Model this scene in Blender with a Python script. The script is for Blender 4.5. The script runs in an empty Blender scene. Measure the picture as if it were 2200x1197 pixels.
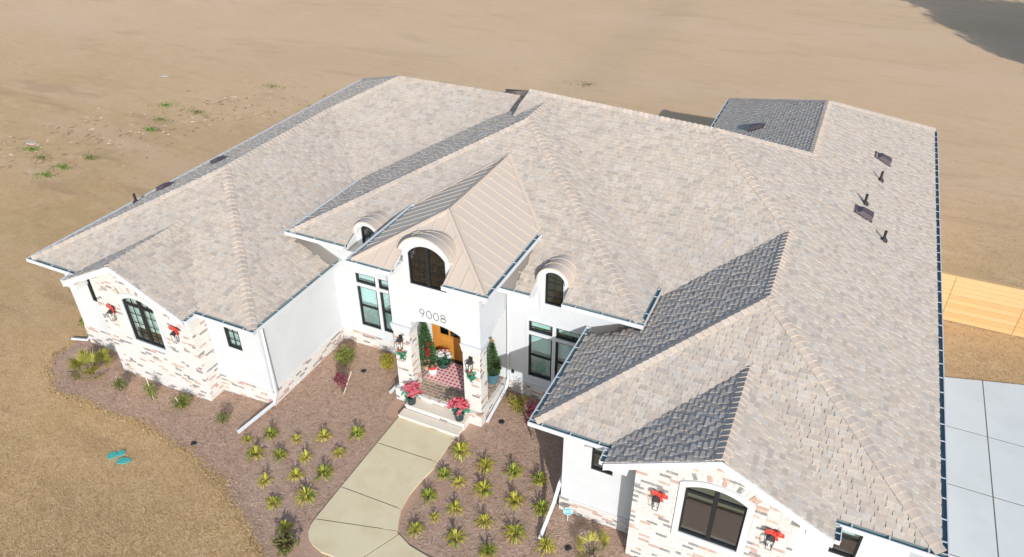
import bpy, bmesh, math, random
from mathutils import Vector, Matrix
random.seed(7)
PI = math.pi
scene = bpy.context.scene
COL = scene.collection

# ------------------------------------------------------------------ camera
F_PX, YAW, PITCH, ROLL = 1599.1, 0.4354, 0.5929, -0.0030
CAM = Vector((3.682, -17.0, 16.619))
fw = Vector((-math.sin(YAW)*math.cos(PITCH), math.cos(YAW)*math.cos(PITCH), -math.sin(PITCH)))
rt = Vector((math.cos(YAW), math.sin(YAW), 0)); up = rt.cross(fw)
rt2 = rt*math.cos(ROLL) + up*math.sin(ROLL); up2 = up*math.cos(ROLL) - rt*math.sin(ROLL)
cd = bpy.data.cameras.new('camera'); cam = bpy.data.objects.new('camera', cd); COL.objects.link(cam)
cd.sensor_width = 36; cd.lens = 36*F_PX/2200; cd.clip_end = 900; cd.clip_start = 0.2
M = Matrix((rt2, up2, -fw)).transposed().to_4x4(); M.translation = CAM
cam.matrix_world = M
scene.camera = cam

# ------------------------------------------------------------------ world, sun, exposure
SUN_AZ, SUN_EL = math.radians(37), math.radians(24.5)     # from the front (-Y) round to the right (+X)
to_sun = Vector((math.sin(SUN_AZ)*math.cos(SUN_EL), -math.cos(SUN_AZ)*math.cos(SUN_EL), math.sin(SUN_EL)))
w = bpy.data.worlds.new('World'); scene.world = w; w.use_nodes = True
nt = w.node_tree; bg = nt.nodes['Background']
sky = nt.nodes.new('ShaderNodeTexSky'); sky.sky_type = 'NISHITA'; sky.sun_disc = False
sky.sun_elevation = SUN_EL; sky.sun_rotation = math.atan2(to_sun.x, to_sun.y)
sky.air_density = 1.0; sky.dust_density = 1.0; sky.ozone_density = 1.0
nt.links.new(sky.outputs[0], bg.inputs[0]); bg.inputs[1].default_value = 0.15
sl = bpy.data.lights.new('sun', 'SUN'); sl.energy = 3.9; sl.angle = math.radians(0.6); sl.color = (1.0, 0.965, 0.92)
so = bpy.data.objects.new('sun', sl); COL.objects.link(so); so.location = (20, -40, 40)
so.rotation_euler = (-to_sun).to_track_quat('-Z', 'Y').to_euler()
scene.view_settings.view_transform = 'Standard'; scene.view_settings.look = 'None'
scene.view_settings.gamma = 1; scene.view_settings.exposure = 0.25
scene.view_settings.use_curve_mapping = False

# ------------------------------------------------------------------ helpers
def tag(o, label=None, cat=None, group=None, kind=None):
    if label: o['label'] = label
    if cat: o['category'] = cat
    if group: o['group'] = group
    if kind: o['kind'] = kind
    return o
def empty(name, loc=(0, 0, 0), rz=0, label=None, cat=None, group=None):
    o = bpy.data.objects.new(name, None); COL.objects.link(o)
    o.location = loc; o.rotation_euler = (0, 0, rz); o.empty_display_size = 0.2
    return tag(o, label, cat, group)
def copy_tree(o, parent=None):
    c = o.copy(); COL.objects.link(c); c.parent = parent
    for ch in o.children: copy_tree(ch, c)
    return c

class MB:
    """collects faces; build() links them as one mesh object"""
    def __init__(s): s.v = []; s.f = []; s.m = []
    def poly(s, pts, m=0):
        b = len(s.v); s.v += [tuple(p) for p in pts]; s.f.append(tuple(range(b, b+len(pts)))); s.m.append(m)
    def add(s, verts, faces, m=0):
        b = len(s.v); s.v += [tuple(p) for p in verts]
        for f in faces: s.f.append(tuple(i+b for i in f)); s.m.append(m)
    def hexa(s, p, m=0):      # 8 points: bottom 0-3 ccw, top 4-7
        s.add(p, [(3, 2, 1, 0), (4, 5, 6, 7), (0, 1, 5, 4), (1, 2, 6, 5), (2, 3, 7, 6), (3, 0, 4, 7)], m)
    def box(s, x0, x1, y0, y1, z0, z1, m=0):
        s.hexa([(x0, y0, z0), (x1, y0, z0), (x1, y1, z0), (x0, y1, z0), (x0, y0, z1), (x1, y0, z1), (x1, y1, z1), (x0, y1, z1)], m)
    def obox(s, c, ax, ay, az, m=0):   # centre and three half-axis vectors
        c, ax, ay, az = Vector(c), Vector(ax), Vector(ay), Vector(az)
        s.hexa([c-ax-ay-az, c+ax-ay-az, c+ax+ay-az, c-ax+ay-az, c-ax-ay+az, c+ax-ay+az, c+ax+ay+az, c-ax+ay+az], m)
    def prism(s, pts, d, m=0):         # polygon pts extruded by vector d
        n = len(pts); d = Vector(d); a = [Vector(p) for p in pts]; b = [p+d for p in a]
        s.add(a+b, [tuple(range(n))[::-1], tuple(range(n, 2*n))] + [(i, (i+1) % n, (i+1) % n+n, i+n) for i in range(n)], m)
    def tube(s, pts, r, n=6, m=0, cap=True):
        pts = [Vector(p) for p in pts]; rs = r if isinstance(r, (list, tuple)) else [r]*len(pts)
        rings = []
        for i, p in enumerate(pts):
            t = (pts[min(i+1, len(pts)-1)]-pts[max(i-1, 0)])
            t = t.normalized() if t.length > 1e-9 else Vector((0, 0, 1))
            a = t.cross(Vector((0, 0, 1)) if abs(t.z) < .9 else Vector((1, 0, 0))).normalized(); b = t.cross(a)
            rings.append([p+(a*math.cos(2*PI*k/n)+b*math.sin(2*PI*k/n))*rs[i] for k in range(n)])
        vs = [q for rg in rings for q in rg]; fs = []
        for i in range(len(rings)-1):
            for k in range(n): fs.append((i*n+k, i*n+(k+1) % n, (i+1)*n+(k+1) % n, (i+1)*n+k))
        if cap: fs.append(tuple(range(n))[::-1]); fs.append(tuple(range((len(rings)-1)*n, len(rings)*n)))
        s.add(vs, fs, m)
    def sweep(s, pts, prof, upv=(0, 0, 1), m=0):   # rectangular-ish closed profile [(a,b)] along pts
        pts = [Vector(p) for p in pts]; n = len(prof); rings = []; U = Vector(upv)
        for i, p in enumerate(pts):
            t = (pts[min(i+1, len(pts)-1)]-pts[max(i-1, 0)]).normalized()
            a = t.cross(U); a = a.normalized() if a.length > 1e-6 else Vector((1, 0, 0)); b = a.cross(t)
            rings.append([p+a*q[0]+b*q[1] for q in prof])
        vs = [q for rg in rings for q in rg]; fs = []
        for i in range(len(rings)-1):
            for k in range(n): fs.append((i*n+k, i*n+(k+1) % n, (i+1)*n+(k+1) % n, (i+1)*n+k))
        fs.append(tuple(range(n))[::-1]); fs.append(tuple(range((len(rings)-1)*n, len(rings)*n)))
        s.add(vs, fs, m)
    def lathe(s, c, prof, n=16, m=0):              # prof [(r,z)]
        c = Vector(c); vs = []
        for r, z in prof:
            for k in range(n): vs.append(c+Vector((r*math.cos(2*PI*k/n), r*math.sin(2*PI*k/n), z)))
        fs = []
        for i in range(len(prof)-1):
            for k in range(n): fs.append((i*n+k, i*n+(k+1) % n, (i+1)*n+(k+1) % n, (i+1)*n+k))
        fs.append(tuple(range(n))[::-1]); fs.append(tuple(range((len(prof)-1)*n, len(prof)*n)))
        s.add(vs, fs, m)
    def build(s, name, mats, parent=None, smooth=False, link=True):
        me = bpy.data.meshes.new(name); me.from_pydata(s.v, [], s.f)
        if not isinstance(mats, (list, tuple)): mats = [mats]
        for q in mats: me.materials.append(q)
        if len(mats) > 1: me.polygons.foreach_set('material_index', s.m)
        if smooth: me.polygons.foreach_set('use_smooth', [True]*len(s.f))
        me.update()
        o = bpy.data.objects.new(name, me); COL.objects.link(o); o.parent = parent
        return o

# ------------------------------------------------------------------ materials
MATS = {}
def mat(name, col, rough=0.8, var=0.0, scale=8.0, col2=None, bump=0.0, bscale=60.0, metal=0.0, spec=0.3, coord='Object', rnd=0.0, detail=4, stretch=None, sss=0, trans=0, lo=.3, hi=.7):
    m = bpy.data.materials.new(name); m.use_nodes = True; n = m.node_tree.nodes; L = m.node_tree.links
    b = n['Principled BSDF']; b.inputs['Roughness'].default_value = rough; b.inputs['Metallic'].default_value = metal
    b.inputs['Specular IOR Level'].default_value = spec
    c4 = (*col, 1); b.inputs['Base Color'].default_value = c4; MATS[name] = m
    tc = n.new('ShaderNodeTexCoord'); src = tc.outputs[coord]
    if stretch:
        mp = n.new('ShaderNodeMapping'); mp.inputs['Scale'].default_value = stretch; L.new(src, mp.inputs[0]); src = mp.outputs[0]
    out = None
    if var or col2:
        nz = n.new('ShaderNodeTexNoise'); nz.inputs['Scale'].default_value = scale; nz.inputs['Detail'].default_value = detail; nz.inputs['Roughness'].default_value = .65
        L.new(src, nz.inputs['Vector'])
        r = n.new('ShaderNodeValToRGB'); r.color_ramp.elements[0].position = lo; r.color_ramp.elements[1].position = hi
        c2 = col2 if col2 else tuple(min(1, x*(1+var)) for x in col); c1 = col if col2 else tuple(x*(1-var) for x in col)
        r.color_ramp.elements[0].color = (*c1, 1); r.color_ramp.elements[1].color = (*c2, 1)
        L.new(nz.outputs['Fac'], r.inputs[0]); out = r.outputs[0]
    if rnd:
        oi = n.new('ShaderNodeObjectInfo'); hs = n.new('ShaderNodeHueSaturation')
        mr = n.new('ShaderNodeMapRange'); mr.inputs['To Min'].default_value = 1-rnd; mr.inputs['To Max'].default_value = 1+rnd
        L.new(oi.outputs['Random'], mr.inputs['Value']); L.new(mr.outputs[0], hs.inputs['Value'])
        if out: L.new(out, hs.inputs['Color'])
        else: hs.inputs['Color'].default_value = c4
        out = hs.outputs[0]
    if out: L.new(out, b.inputs['Base Color'])
    if bump:
        nb = n.new('ShaderNodeTexNoise'); nb.inputs['Scale'].default_value = bscale; nb.inputs['Detail'].default_value = 5; L.new(src, nb.inputs['Vector'])
        bm = n.new('ShaderNodeBump'); bm.inputs['Strength'].default_value = bump; bm.inputs['Distance'].default_value = 0.02
        L.new(nb.outputs['Fac'], bm.inputs['Height']); L.new(bm.outputs[0], b.inputs['Normal'])
    if trans:
        ts = n.new('ShaderNodeBsdfTranslucent'); mx = n.new('ShaderNodeMixShader'); mx.inputs[0].default_value = trans
        if out: L.new(out, ts.inputs[0])
        else: ts.inputs[0].default_value = c4
        L.new(b.outputs[0], mx.inputs[1]); L.new(ts.outputs[0], mx.inputs[2]); L.new(mx.outputs[0], n['Material Output'].inputs[0])
    return m
def layered(name, layers, base, rough=.95, bump=.4, bscale=30., bdist=.03, field=None):
    """base colour then noise layers (scale, lo, hi, colour, strength, stretch, detail)"""
    m = bpy.data.materials.new(name); m.use_nodes = True; n = m.node_tree.nodes; L = m.node_tree.links; MATS[name] = m
    b = n['Principled BSDF']; b.inputs['Roughness'].default_value = rough; b.inputs['Specular IOR Level'].default_value = .15
    tc = n.new('ShaderNodeTexCoord'); cur = None
    for i, (sc, lo, hi, col, st, stretch, det) in enumerate(layers):
        mp = n.new('ShaderNodeMapping'); mp.inputs['Scale'].default_value = stretch; mp.inputs['Location'].default_value = (i*3.7, i*1.3, i*5.1); L.new(tc.outputs['Object'], mp.inputs[0])
        mp.inputs['Rotation'].default_value = (0, 0, .35)
        nz = n.new('ShaderNodeTexNoise'); nz.inputs['Scale'].default_value = sc; nz.inputs['Detail'].default_value = det; nz.inputs['Roughness'].default_value = .6; L.new(mp.outputs[0], nz.inputs['Vector'])
        mr = n.new('ShaderNodeMapRange'); mr.inputs['From Min'].default_value = lo; mr.inputs['From Max'].default_value = hi; mr.inputs['To Max'].default_value = st; L.new(nz.outputs['Fac'], mr.inputs['Value'])
        mx = n.new('ShaderNodeMix'); mx.data_type = 'RGBA'; L.new(mr.outputs[0], mx.inputs[0])
        if cur: L.new(cur, mx.inputs[6])
        else: mx.inputs[6].default_value = (*base, 1)
        mx.inputs[7].default_value = (*col, 1); cur = mx.outputs[2]
    if field:      # sparser, paler grass out in the open field behind the house
        sp = n.new('ShaderNodeSeparateXYZ'); L.new(tc.outputs['Object'], sp.inputs[0]); mr = n.new('ShaderNodeMapRange'); mr.interpolation_type = 'SMOOTHSTEP'
        mr.inputs['From Min'].default_value = field[0]; mr.inputs['From Max'].default_value = field[1]; mr.inputs['To Max'].default_value = field[3]; L.new(sp.outputs[1], mr.inputs['Value'])
        mx = n.new('ShaderNodeMix'); mx.data_type = 'RGBA'; L.new(mr.outputs[0], mx.inputs[0]); L.new(cur, mx.inputs[6]); mx.inputs[7].default_value = (*field[2], 1); cur = mx.outputs[2]
    L.new(cur, b.inputs['Base Color'])
    nb = n.new('ShaderNodeTexNoise'); nb.inputs['Scale'].default_value = bscale; nb.inputs['Detail'].default_value = 6; nb.inputs['Roughness'].default_value = .7; L.new(tc.outputs['Object'], nb.inputs['Vector'])
    bm = n.new('ShaderNodeBump'); bm.inputs['Strength'].default_value = bump; bm.inputs['Distance'].default_value = bdist
    L.new(nb.outputs['Fac'], bm.inputs['Height']); L.new(bm.outputs[0], b.inputs['Normal'])
    return m
I1 = (1, 1, 1)
lawn_m = layered('dormant_lawn', [
    (.035, .42, .62, (0.619, 0.425, 0.240), .9, I1, 3), (.09, .45, .7, (0.448, 0.294, 0.148), .7, I1, 4), (.22, .52, .72, (0.435, 0.326, 0.129), .55, I1, 4),
    (.6, .5, .75, (0.685, 0.483, 0.284), .5, (1, 2.2, 1), 5), (2.5, .48, .8, (0.382, 0.248, 0.117), .5, I1, 6), (14, .5, .75, (0.316, 0.209, 0.096), .55, I1, 6), (40, .55, .75, (0.725, 0.548, 0.336), .5, I1, 3),
    (.05, .5, .62, (.60, .42, .27), .7, (1, 3.5, 1), 5), (.16, .56, .66, (.36, .235, .13), .55, (1, 4, 1), 5), (.9, .6, .72, (.33, .215, .12), .6, (1, 3, 1), 6), (1.3, .68, .74, (0.289, 0.196, 0.096), .5, (1, 2.6, 1), 5)],
    (0.553, 0.372, 0.200), bump=.6, bscale=22., bdist=.05, field=(-2, 34, (.72, .515, .345), .50))
bed_m = layered('pine_straw_bed', [
    (.22, .40, .62, (0.496, 0.342, 0.263), .85, I1, 4), (.5, .5, .72, (0.496, 0.289, 0.157), .6, I1, 4), (1.2, .45, .7, (0.384, 0.254, 0.185), .6, I1, 5), (5, .45, .75, (0.558, 0.407, 0.314), .6, (1, 2, 1), 6),
    (26, .52, .74, (0.248, 0.159, 0.112), .5, (1, 2.4, 1), 6), (60, .56, .74, (0.645, 0.472, 0.358), .5, (2.2, 1, 1), 4)],
    (0.459, 0.307, 0.224), bump=.6, bscale=34., bdist=.04)
walk_m = layered('walk_concrete', [(.5, .4, .65, (0.614, 0.529, 0.345), .8, I1, 3), (1.6, .5, .7, (0.559, 0.439, 0.256), .5, I1, 4), (50, .5, .8, (0.503, 0.426, 0.281), .3, I1, 4)], (0.656, 0.577, 0.397), rough=.85, bump=.12, bscale=80, bdist=.004)
drive_m = layered('drive_concrete', [(.35, .4, .65, (0.650, 0.676, 0.653), .8, I1, 3), (1.1, .5, .72, (0.546, 0.566, 0.547), .5, I1, 4), (40, .5, .8, (0.520, 0.538, 0.525), .25, I1, 4)], (0.598, 0.621, 0.611), rough=.85, bump=.12, bscale=80, bdist=.004)
joint_m = mat('slab_joint', (.13, .11, .08), .95)

# ------------------------------------------------------------------ ground
def G(x):
    t = min(1, max(0, (-9-x)/6)); return -0.3*t*t*(3-2*t)
XS = [-300, -150, -80, -40, -25] + [-15-.0 + .5*i for i in range(13)] + [0, 20, 60, 150, 300]
mb = MB(); YS = [-120, -30, 0, 30, 80, 160, 320]
for i in range(len(XS)-1):
    for j in range(len(YS)-1):
        a, b = XS[i], XS[i+1]; c, d = YS[j], YS[j+1]
        mb.poly([(a, c, G(a)), (b, c, G(b)), (b, d, G(b)), (a, d, G(a))])
ground = tag(mb.build('lawn', lawn_m), 'dry tan dormant lawn around the white house', kind='structure')

def clip(poly, a, b, c):      # keep a*x+b*y<=c
    out = []; n = len(poly)
    for i in range(n):
        p, q = poly[i], poly[(i+1) % n]; dp, dq = a*p[0]+b*p[1]-c, a*q[0]+b*q[1]-c
        if dp <= 0: out.append(p)
        if (dp < 0 < dq) or (dq < 0 < dp):
            t = dp/(dp-dq); out.append((p[0]+(q[0]-p[0])*t, p[1]+(q[1]-p[1])*t))
    return out
def sheet(name, outline, dz, m, parent=None):
    mb = MB(); xs = sorted(set([min(p[0] for p in outline)-.01] + [x for x in XS if min(p[0] for p in outline) < x < max(p[0] for p in outline)] + [max(p[0] for p in outline)+.01]))
    for a, b in zip(xs[:-1], xs[1:]):
        q = clip(clip(outline, -1, 0, -a), 1, 0, b)
        if len(q) > 2: mb.poly([(x, y, G(x)+dz) for x, y in q])
    return mb.build(name, m, parent)
def wobble(pts, step=.25, amp=.07):
    r = random.Random(3); out = []
    for p, q in zip(pts[:-1], pts[1:]):
        d = math.hypot(q[0]-p[0], q[1]-p[1]); k = max(1, int(d/step))
        for i in range(k): out.append((p[0]+(q[0]-p[0])*i/k+r.uniform(-amp, amp), p[1]+(q[1]-p[1])*i/k+r.uniform(-amp, amp)))
    return out+[pts[-1]]
BED_EDGE = wobble([(-19.5, -4.3), (-19.53, -5.27), (-19.16, -5.93), (-17.9, -6.64), (-16.04, -6.57), (-14.37, -6.57), (-13.03, -6.69), (-11.37, -6.99), (-10.17, -7.3), (-9.19, -7.79), (-8.3, -8.24), (-7.37, -8.78), (-6.9, -9.1), (-6.0, -9.9)])
BED = BED_EDGE + [(9.0, -9.9), (9.0, -4.0), (-.5, -4.0), (-.5, 0), (-10.9, 0), (-10.9, -4.0), (-19.4, -4.0)]
bed = tag(sheet('mulch_bed', BED, .006, bed_m), 'reddish-brown pine straw bed along the front of the house', kind='structure')

# walkway: slabs on a dark joint sheet
def slab(poly, top, m, parent, name='slab'):
    c = Vector((sum(p[0] for p in poly)/len(poly), sum(p[1] for p in poly)/len(poly)))
    mb = MB(); bot = [(x, y, -.03) for x, y in poly]; mid = [(x, y, top-.004) for x, y in poly]
    ins = [(x+(c.x-x)*.003/max(.2, math.hypot(c.x-x, c.y-y)), y+(c.y-y)*.003/max(.2, math.hypot(c.x-x, c.y-y)), top) for x, y in poly]
    n = len(poly); mb.add(bot+mid+ins, [tuple(range(2*n, 3*n))] + [(i, (i+1) % n, n+(i+1) % n, n+i) for i in range(n)] + [(n+i, n+(i+1) % n, 2*n+(i+1) % n, 2*n+i) for i in range(n)])
    return mb.build(name, m, parent)
walk = tag(MB().build('walkway', joint_m), 'pale concrete front walk curving towards the driveway', kind='structure')
wj = MB(); wj.poly([(-6.6, -7.6, .046), (-5.6, -8.1, .046), (-4.85, -7.5, .046), (-4.8, -3.1, .046), (-6.6, -3.1, .046)])
walk.data.from_pydata(wj.v, [], wj.f)
g = .015
slab([(-6.66, -3.15), (-6.66, -4.39+g), (-4.65, -4.3+g), (-4.66, -3.15)], .05, walk_m, walk)
slab([(-6.66, -4.39-g), (-6.66, -6.23+g), (-4.70, -6.18+g), (-4.76, -5.66), (-4.72, -5.1), (-4.63, -4.59), (-4.65, -4.3-g)], .05, walk_m, walk)
slab([(-6.66, -6.23-g), (-6.65, -7.43+g), (-4.42, -6.83+g), (-4.57, -6.52), (-4.70, -6.18-g)], .05, walk_m, walk)
slab([(-6.65, -7.43-g), (-6.63, -7.64), (-6.55, -7.86), (-6.40, -8.02), (-6.21, -8.12), (-5.87, -8.21), (-5.5, -8.19), (-5.0, -8.3), (-4.36, -6.91), (-4.42, -6.83-g)], .05, walk_m, walk)
slab([(-4.98+g, -8.3), (-2.6, -9.2), (-2.0, -7.2), (-3.32, -7.17), (-3.89, -7.09), (-4.15, -6.98), (-4.34+g, -6.91)], .05, walk_m, walk)
slab([(-2.6+2*g, -9.2), (8.5, -9.4), (8.5, -7.4), (-2.0+2*g, -7.2)], .05, walk_m, walk)

drive = tag(MB().build('driveway', joint_m), 'pale grey concrete driveway with saw-cut joints', kind='structure')
dj = MB(); dj.poly([(7.9, -9, .046), (19, -9, .046), (19, 5.5, .046), (7.9, 5.5, .046)]); drive.data.from_pydata(dj.v, [], dj.f)
def fary(x): return 5.73+.30*(x-8.0)-.006*(x-8)**2
dx = [7.8, 9.97, 13.0, 16.0, 19.2]; dyl = [6.3, 3.52, 1.03, -1.5, -4.0, -6.5, -9.2]
for i in range(len(dx)-1):
    a, b = dx[i]+g, dx[i+1]-g
    for j in range(len(dyl)-1):
        hi, lo = dyl[j]-g, dyl[j+1]+g
        if j == 0: slab([(a, lo), (b, lo), (b, fary(b)), ((a*1+b*2)/3, fary((a+2*b)/3)), ((2*a+b)/3, fary((2*a+b)/3)), (a, fary(a))], .05, drive_m, drive)
        else: slab([(a, lo), (b, lo), (b, hi), (a, hi)], .05, drive_m, drive)

# ------------------------------------------------------------------ house materials
stucco = mat('stucco_white', (.535, .565, .59), .9, var=.035, scale=1.3, bump=.06, bscale=120)
trim = mat('trim_white', (.57, .595, .62), .55, var=.02, scale=2)
gut_shade = mat('gutter_inside_shade', (.14, .23, .25), .6, var=.15, scale=3)  # shade inside the white gutters, painted as a dark teal colour
SHC = [(0.495, 0.436, 0.371), (0.452, 0.4, 0.343), (0.538, 0.479, 0.415), (0.473, 0.403, 0.339), (0.412, 0.367, 0.321), (0.52, 0.446, 0.371), (0.481, 0.439, 0.393)]
SHM = [mat('shingle_tone_%d' % i, c, .95, var=.10, scale=14, bump=.25, bscale=160) for i, c in enumerate(SHC)]
CAPM = [mat('cap_shingle_%d' % i, c, .95, var=.08, scale=14, bump=.25, bscale=160) for i, c in enumerate([(.53, .455, .385), (.48, .42, .36), (.45, .395, .345), (.51, .43, .36)])]
deck_m = mat('roof_deck', (.24, .22, .205), .95)
metal_m = mat('tan_metal', (.53, .45, .375), .42, var=.02, scale=.8, spec=.45)
black_m = mat('black_frame', (.018, .02, .022), .45)
dark_m = mat('dark_metal', (.035, .03, .032), .5)
ventm = mat('vent_brown', (.085, .065, .075), .55)
BRC = [((.62, .61, .595), (.57, .56, .545)), ((.59, .575, .55), (.63, .62, .605)), ((.62, .59, .55), (.57, .535, .50)), ((.46, .31, .265), (.62, .585, .56)), ((.235, .23, .235), (.52, .53, .52)), ((.50, .40, .32), (.61, .585, .55))]
BRM = [mat('whitewashed_brick_%d' % i, a, .92, col2=b, scale=9, bump=.35, bscale=45, lo=.42 if i < 3 else .50, hi=.68 if i < 3 else .78) for i, (a, b) in enumerate(BRC)]
mortar = mat('white_mortar', (.60, .585, .565), .95, var=.03, scale=5, bump=.2, bscale=70)
def pick_brick(r):
    k = r.random()
    return 0 if k < .42 else 1 if k < .68 else 2 if k < .81 else 3 if k < .89 else 4 if k < .97 else 5
def glass_mat(name, tint, refl=.0, rough=.02):
    m = bpy.data.materials.new(name); m.use_nodes = True; n = m.node_tree.nodes; L = m.node_tree.links; MATS[name] = m
    n.remove(n['Principled BSDF']); tr = n.new('ShaderNodeBsdfTransparent'); tr.inputs[0].default_value = (*tint, 1)
    gl = n.new('ShaderNodeBsdfGlossy'); gl.inputs['Roughness'].default_value = rough; gl.inputs[0].default_value = (.9, 1, 1, 1)
    fr = n.new('ShaderNodeLayerWeight'); fr.inputs[0].default_value = .25
    ad = n.new('ShaderNodeMath'); ad.operation = 'ADD'; ad.inputs[1].default_value = refl; L.new(fr.outputs['Facing'], ad.inputs[0])
    mx = n.new('ShaderNodeMixShader'); L.new(ad.outputs[0], mx.inputs[0]); L.new(tr.outputs[0], mx.inputs[1]); L.new(gl.outputs[0], mx.inputs[2]); L.new(mx.outputs[0], n['Material Output'].inputs[0])
    return m
glass = glass_mat('window_glass', (.80, .93, .93), .08)
glass_dark = glass_mat('attic_glass', (.13, .13, .13), .0)
blind_m = mat('window_blind', (.62, .80, .80), .8)
curt_m = mat('teal_curtain', (.26, .38, .38), .8, var=.2, scale=3)
room_m = mat('room_wall', (.30, .28, .26), .9)

house = empty('house', (0, 0, 0), 0, 'sprawling white stucco and whitewashed brick house with tan shingle hip roofs', 'house')

# ------------------------------------------------------------------ roof planes (z = a*x + b*y + c)
E0, P = 3.45, .471
XL, XLi, YFL, XLm = -19.55, -10.27, -4.77, -14.91
XRi, XR, YFR, XRm = -1.418, 7.632, -4.714, 3.107
ZL, ZR = E0+P*4.64, E0+P*4.525
XLA, YLA = -12.92, 7.872; ZLA = E0+P*(XLA-XL)
YBL = YLA+(XLA-XL); YBR = 19.555
A = Vector((0, 6.615, E0+P*XR)); T = Vector((-6.73, 6.99, 7.22))
ZC, YC, XC0, XC1, PC = 4.42, -1.05, -11.68, .06, .456
XCm = (XC0+XC1)/2; HC = (XC1-XC0)/2; CAP = Vector((XCm, YC+HC, ZC+PC*HC))
def pl(ax, k, at, z):   # slope k rising along +axis, height z at coordinate at
    return (k, 0, z-k*at) if ax == 'x' else (0, k, z-k*at)
PLN = dict(L=pl('x', P, XL, E0), LF=pl('y', P, YFL, E0), LI=pl('x', -P, XLi, E0), BF=pl('y', P, YLA, ZLA), BB=pl('y', -P, YLA, ZLA),
    MF=(0, (T.z-A.z)/(T.y-A.y), A.z-(T.z-A.z)/(T.y-A.y)*A.y), MB=(-.053, -P, A.z+P*A.y), RR=pl('x', -P, XR, E0), RF=pl('y', P, YFR, E0), RI=pl('x', P, XRi, E0), RB=pl('y', -P, YBR, E0),
    CF=pl('y', PC, YC, ZC), CL=pl('x', PC, XC0, ZC), CR=pl('x', -PC, XC1, ZC))
PLN['MF'] = pl('y', P, A.y, A.z); T.z = A.z+P*(T.y-A.y)
XGL, XGR, YG, ZG, PG, HG = -14.88, 3.10, -5.34, 4.70, .49, 2.5
for k, xc in (('GL', XGL), ('GR', XGR)):
    PLN[k+'l'] = pl('x', PG, xc, ZG); PLN[k+'r'] = pl('x', -PG, xc, ZG)
MX0, MX1, MY, MZ, MR = -7.97, -3.73, -2.77, 5.30, 6.38
MXc = (MX0+MX1)/2; MA = -.76; PMS = (MR-MZ)/(MX1-MXc); PMF = (MR-MZ)/(MA-MY)
PLN['Ml'] = pl('x', PMS, MX0, MZ); PLN['Mr'] = pl('x', -PMS, MX1, MZ); PLN['Mf'] = pl('y', PMF, MY, MZ)
def zat(k, x, y): a, b, c = PLN[k]; return a*x+b*y+c
BODY = dict(LW=(('L', 'LF', 'LI'), lambda x, y: y < 6), BAR=(('L', 'BF', 'BB'), lambda x, y: x < -5.9), MAIN=(('MF', 'MB', 'RR'), lambda x, y: x > -6.9), RW=(('RR', 'RF', 'RI', 'RB'), lambda x, y: True),
    ENT=(('CF', 'CL', 'CR'), lambda x, y: y < 6.8), GL=(('GLl', 'GLr'), lambda x, y: YG < y < -1), GR=(('GRl', 'GRr'), lambda x, y: YG < y < -1), MET=(('Ml', 'Mr', 'Mf'), lambda x, y: y < 4))
EAVE = dict(LW=E0, BAR=E0, MAIN=E0+.3, RW=E0, ENT=ZC, GL=3.47, GR=3.47, MET=MZ)
def hidden(x, y, z, own):
    for k, (ps, ok) in BODY.items():
        if k in own or not ok(x, y): continue
        h = min(zat(q, x, y) for q in ps)
        if h >= EAVE[k]-.01 and h > z+.10: return True
    return False

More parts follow.
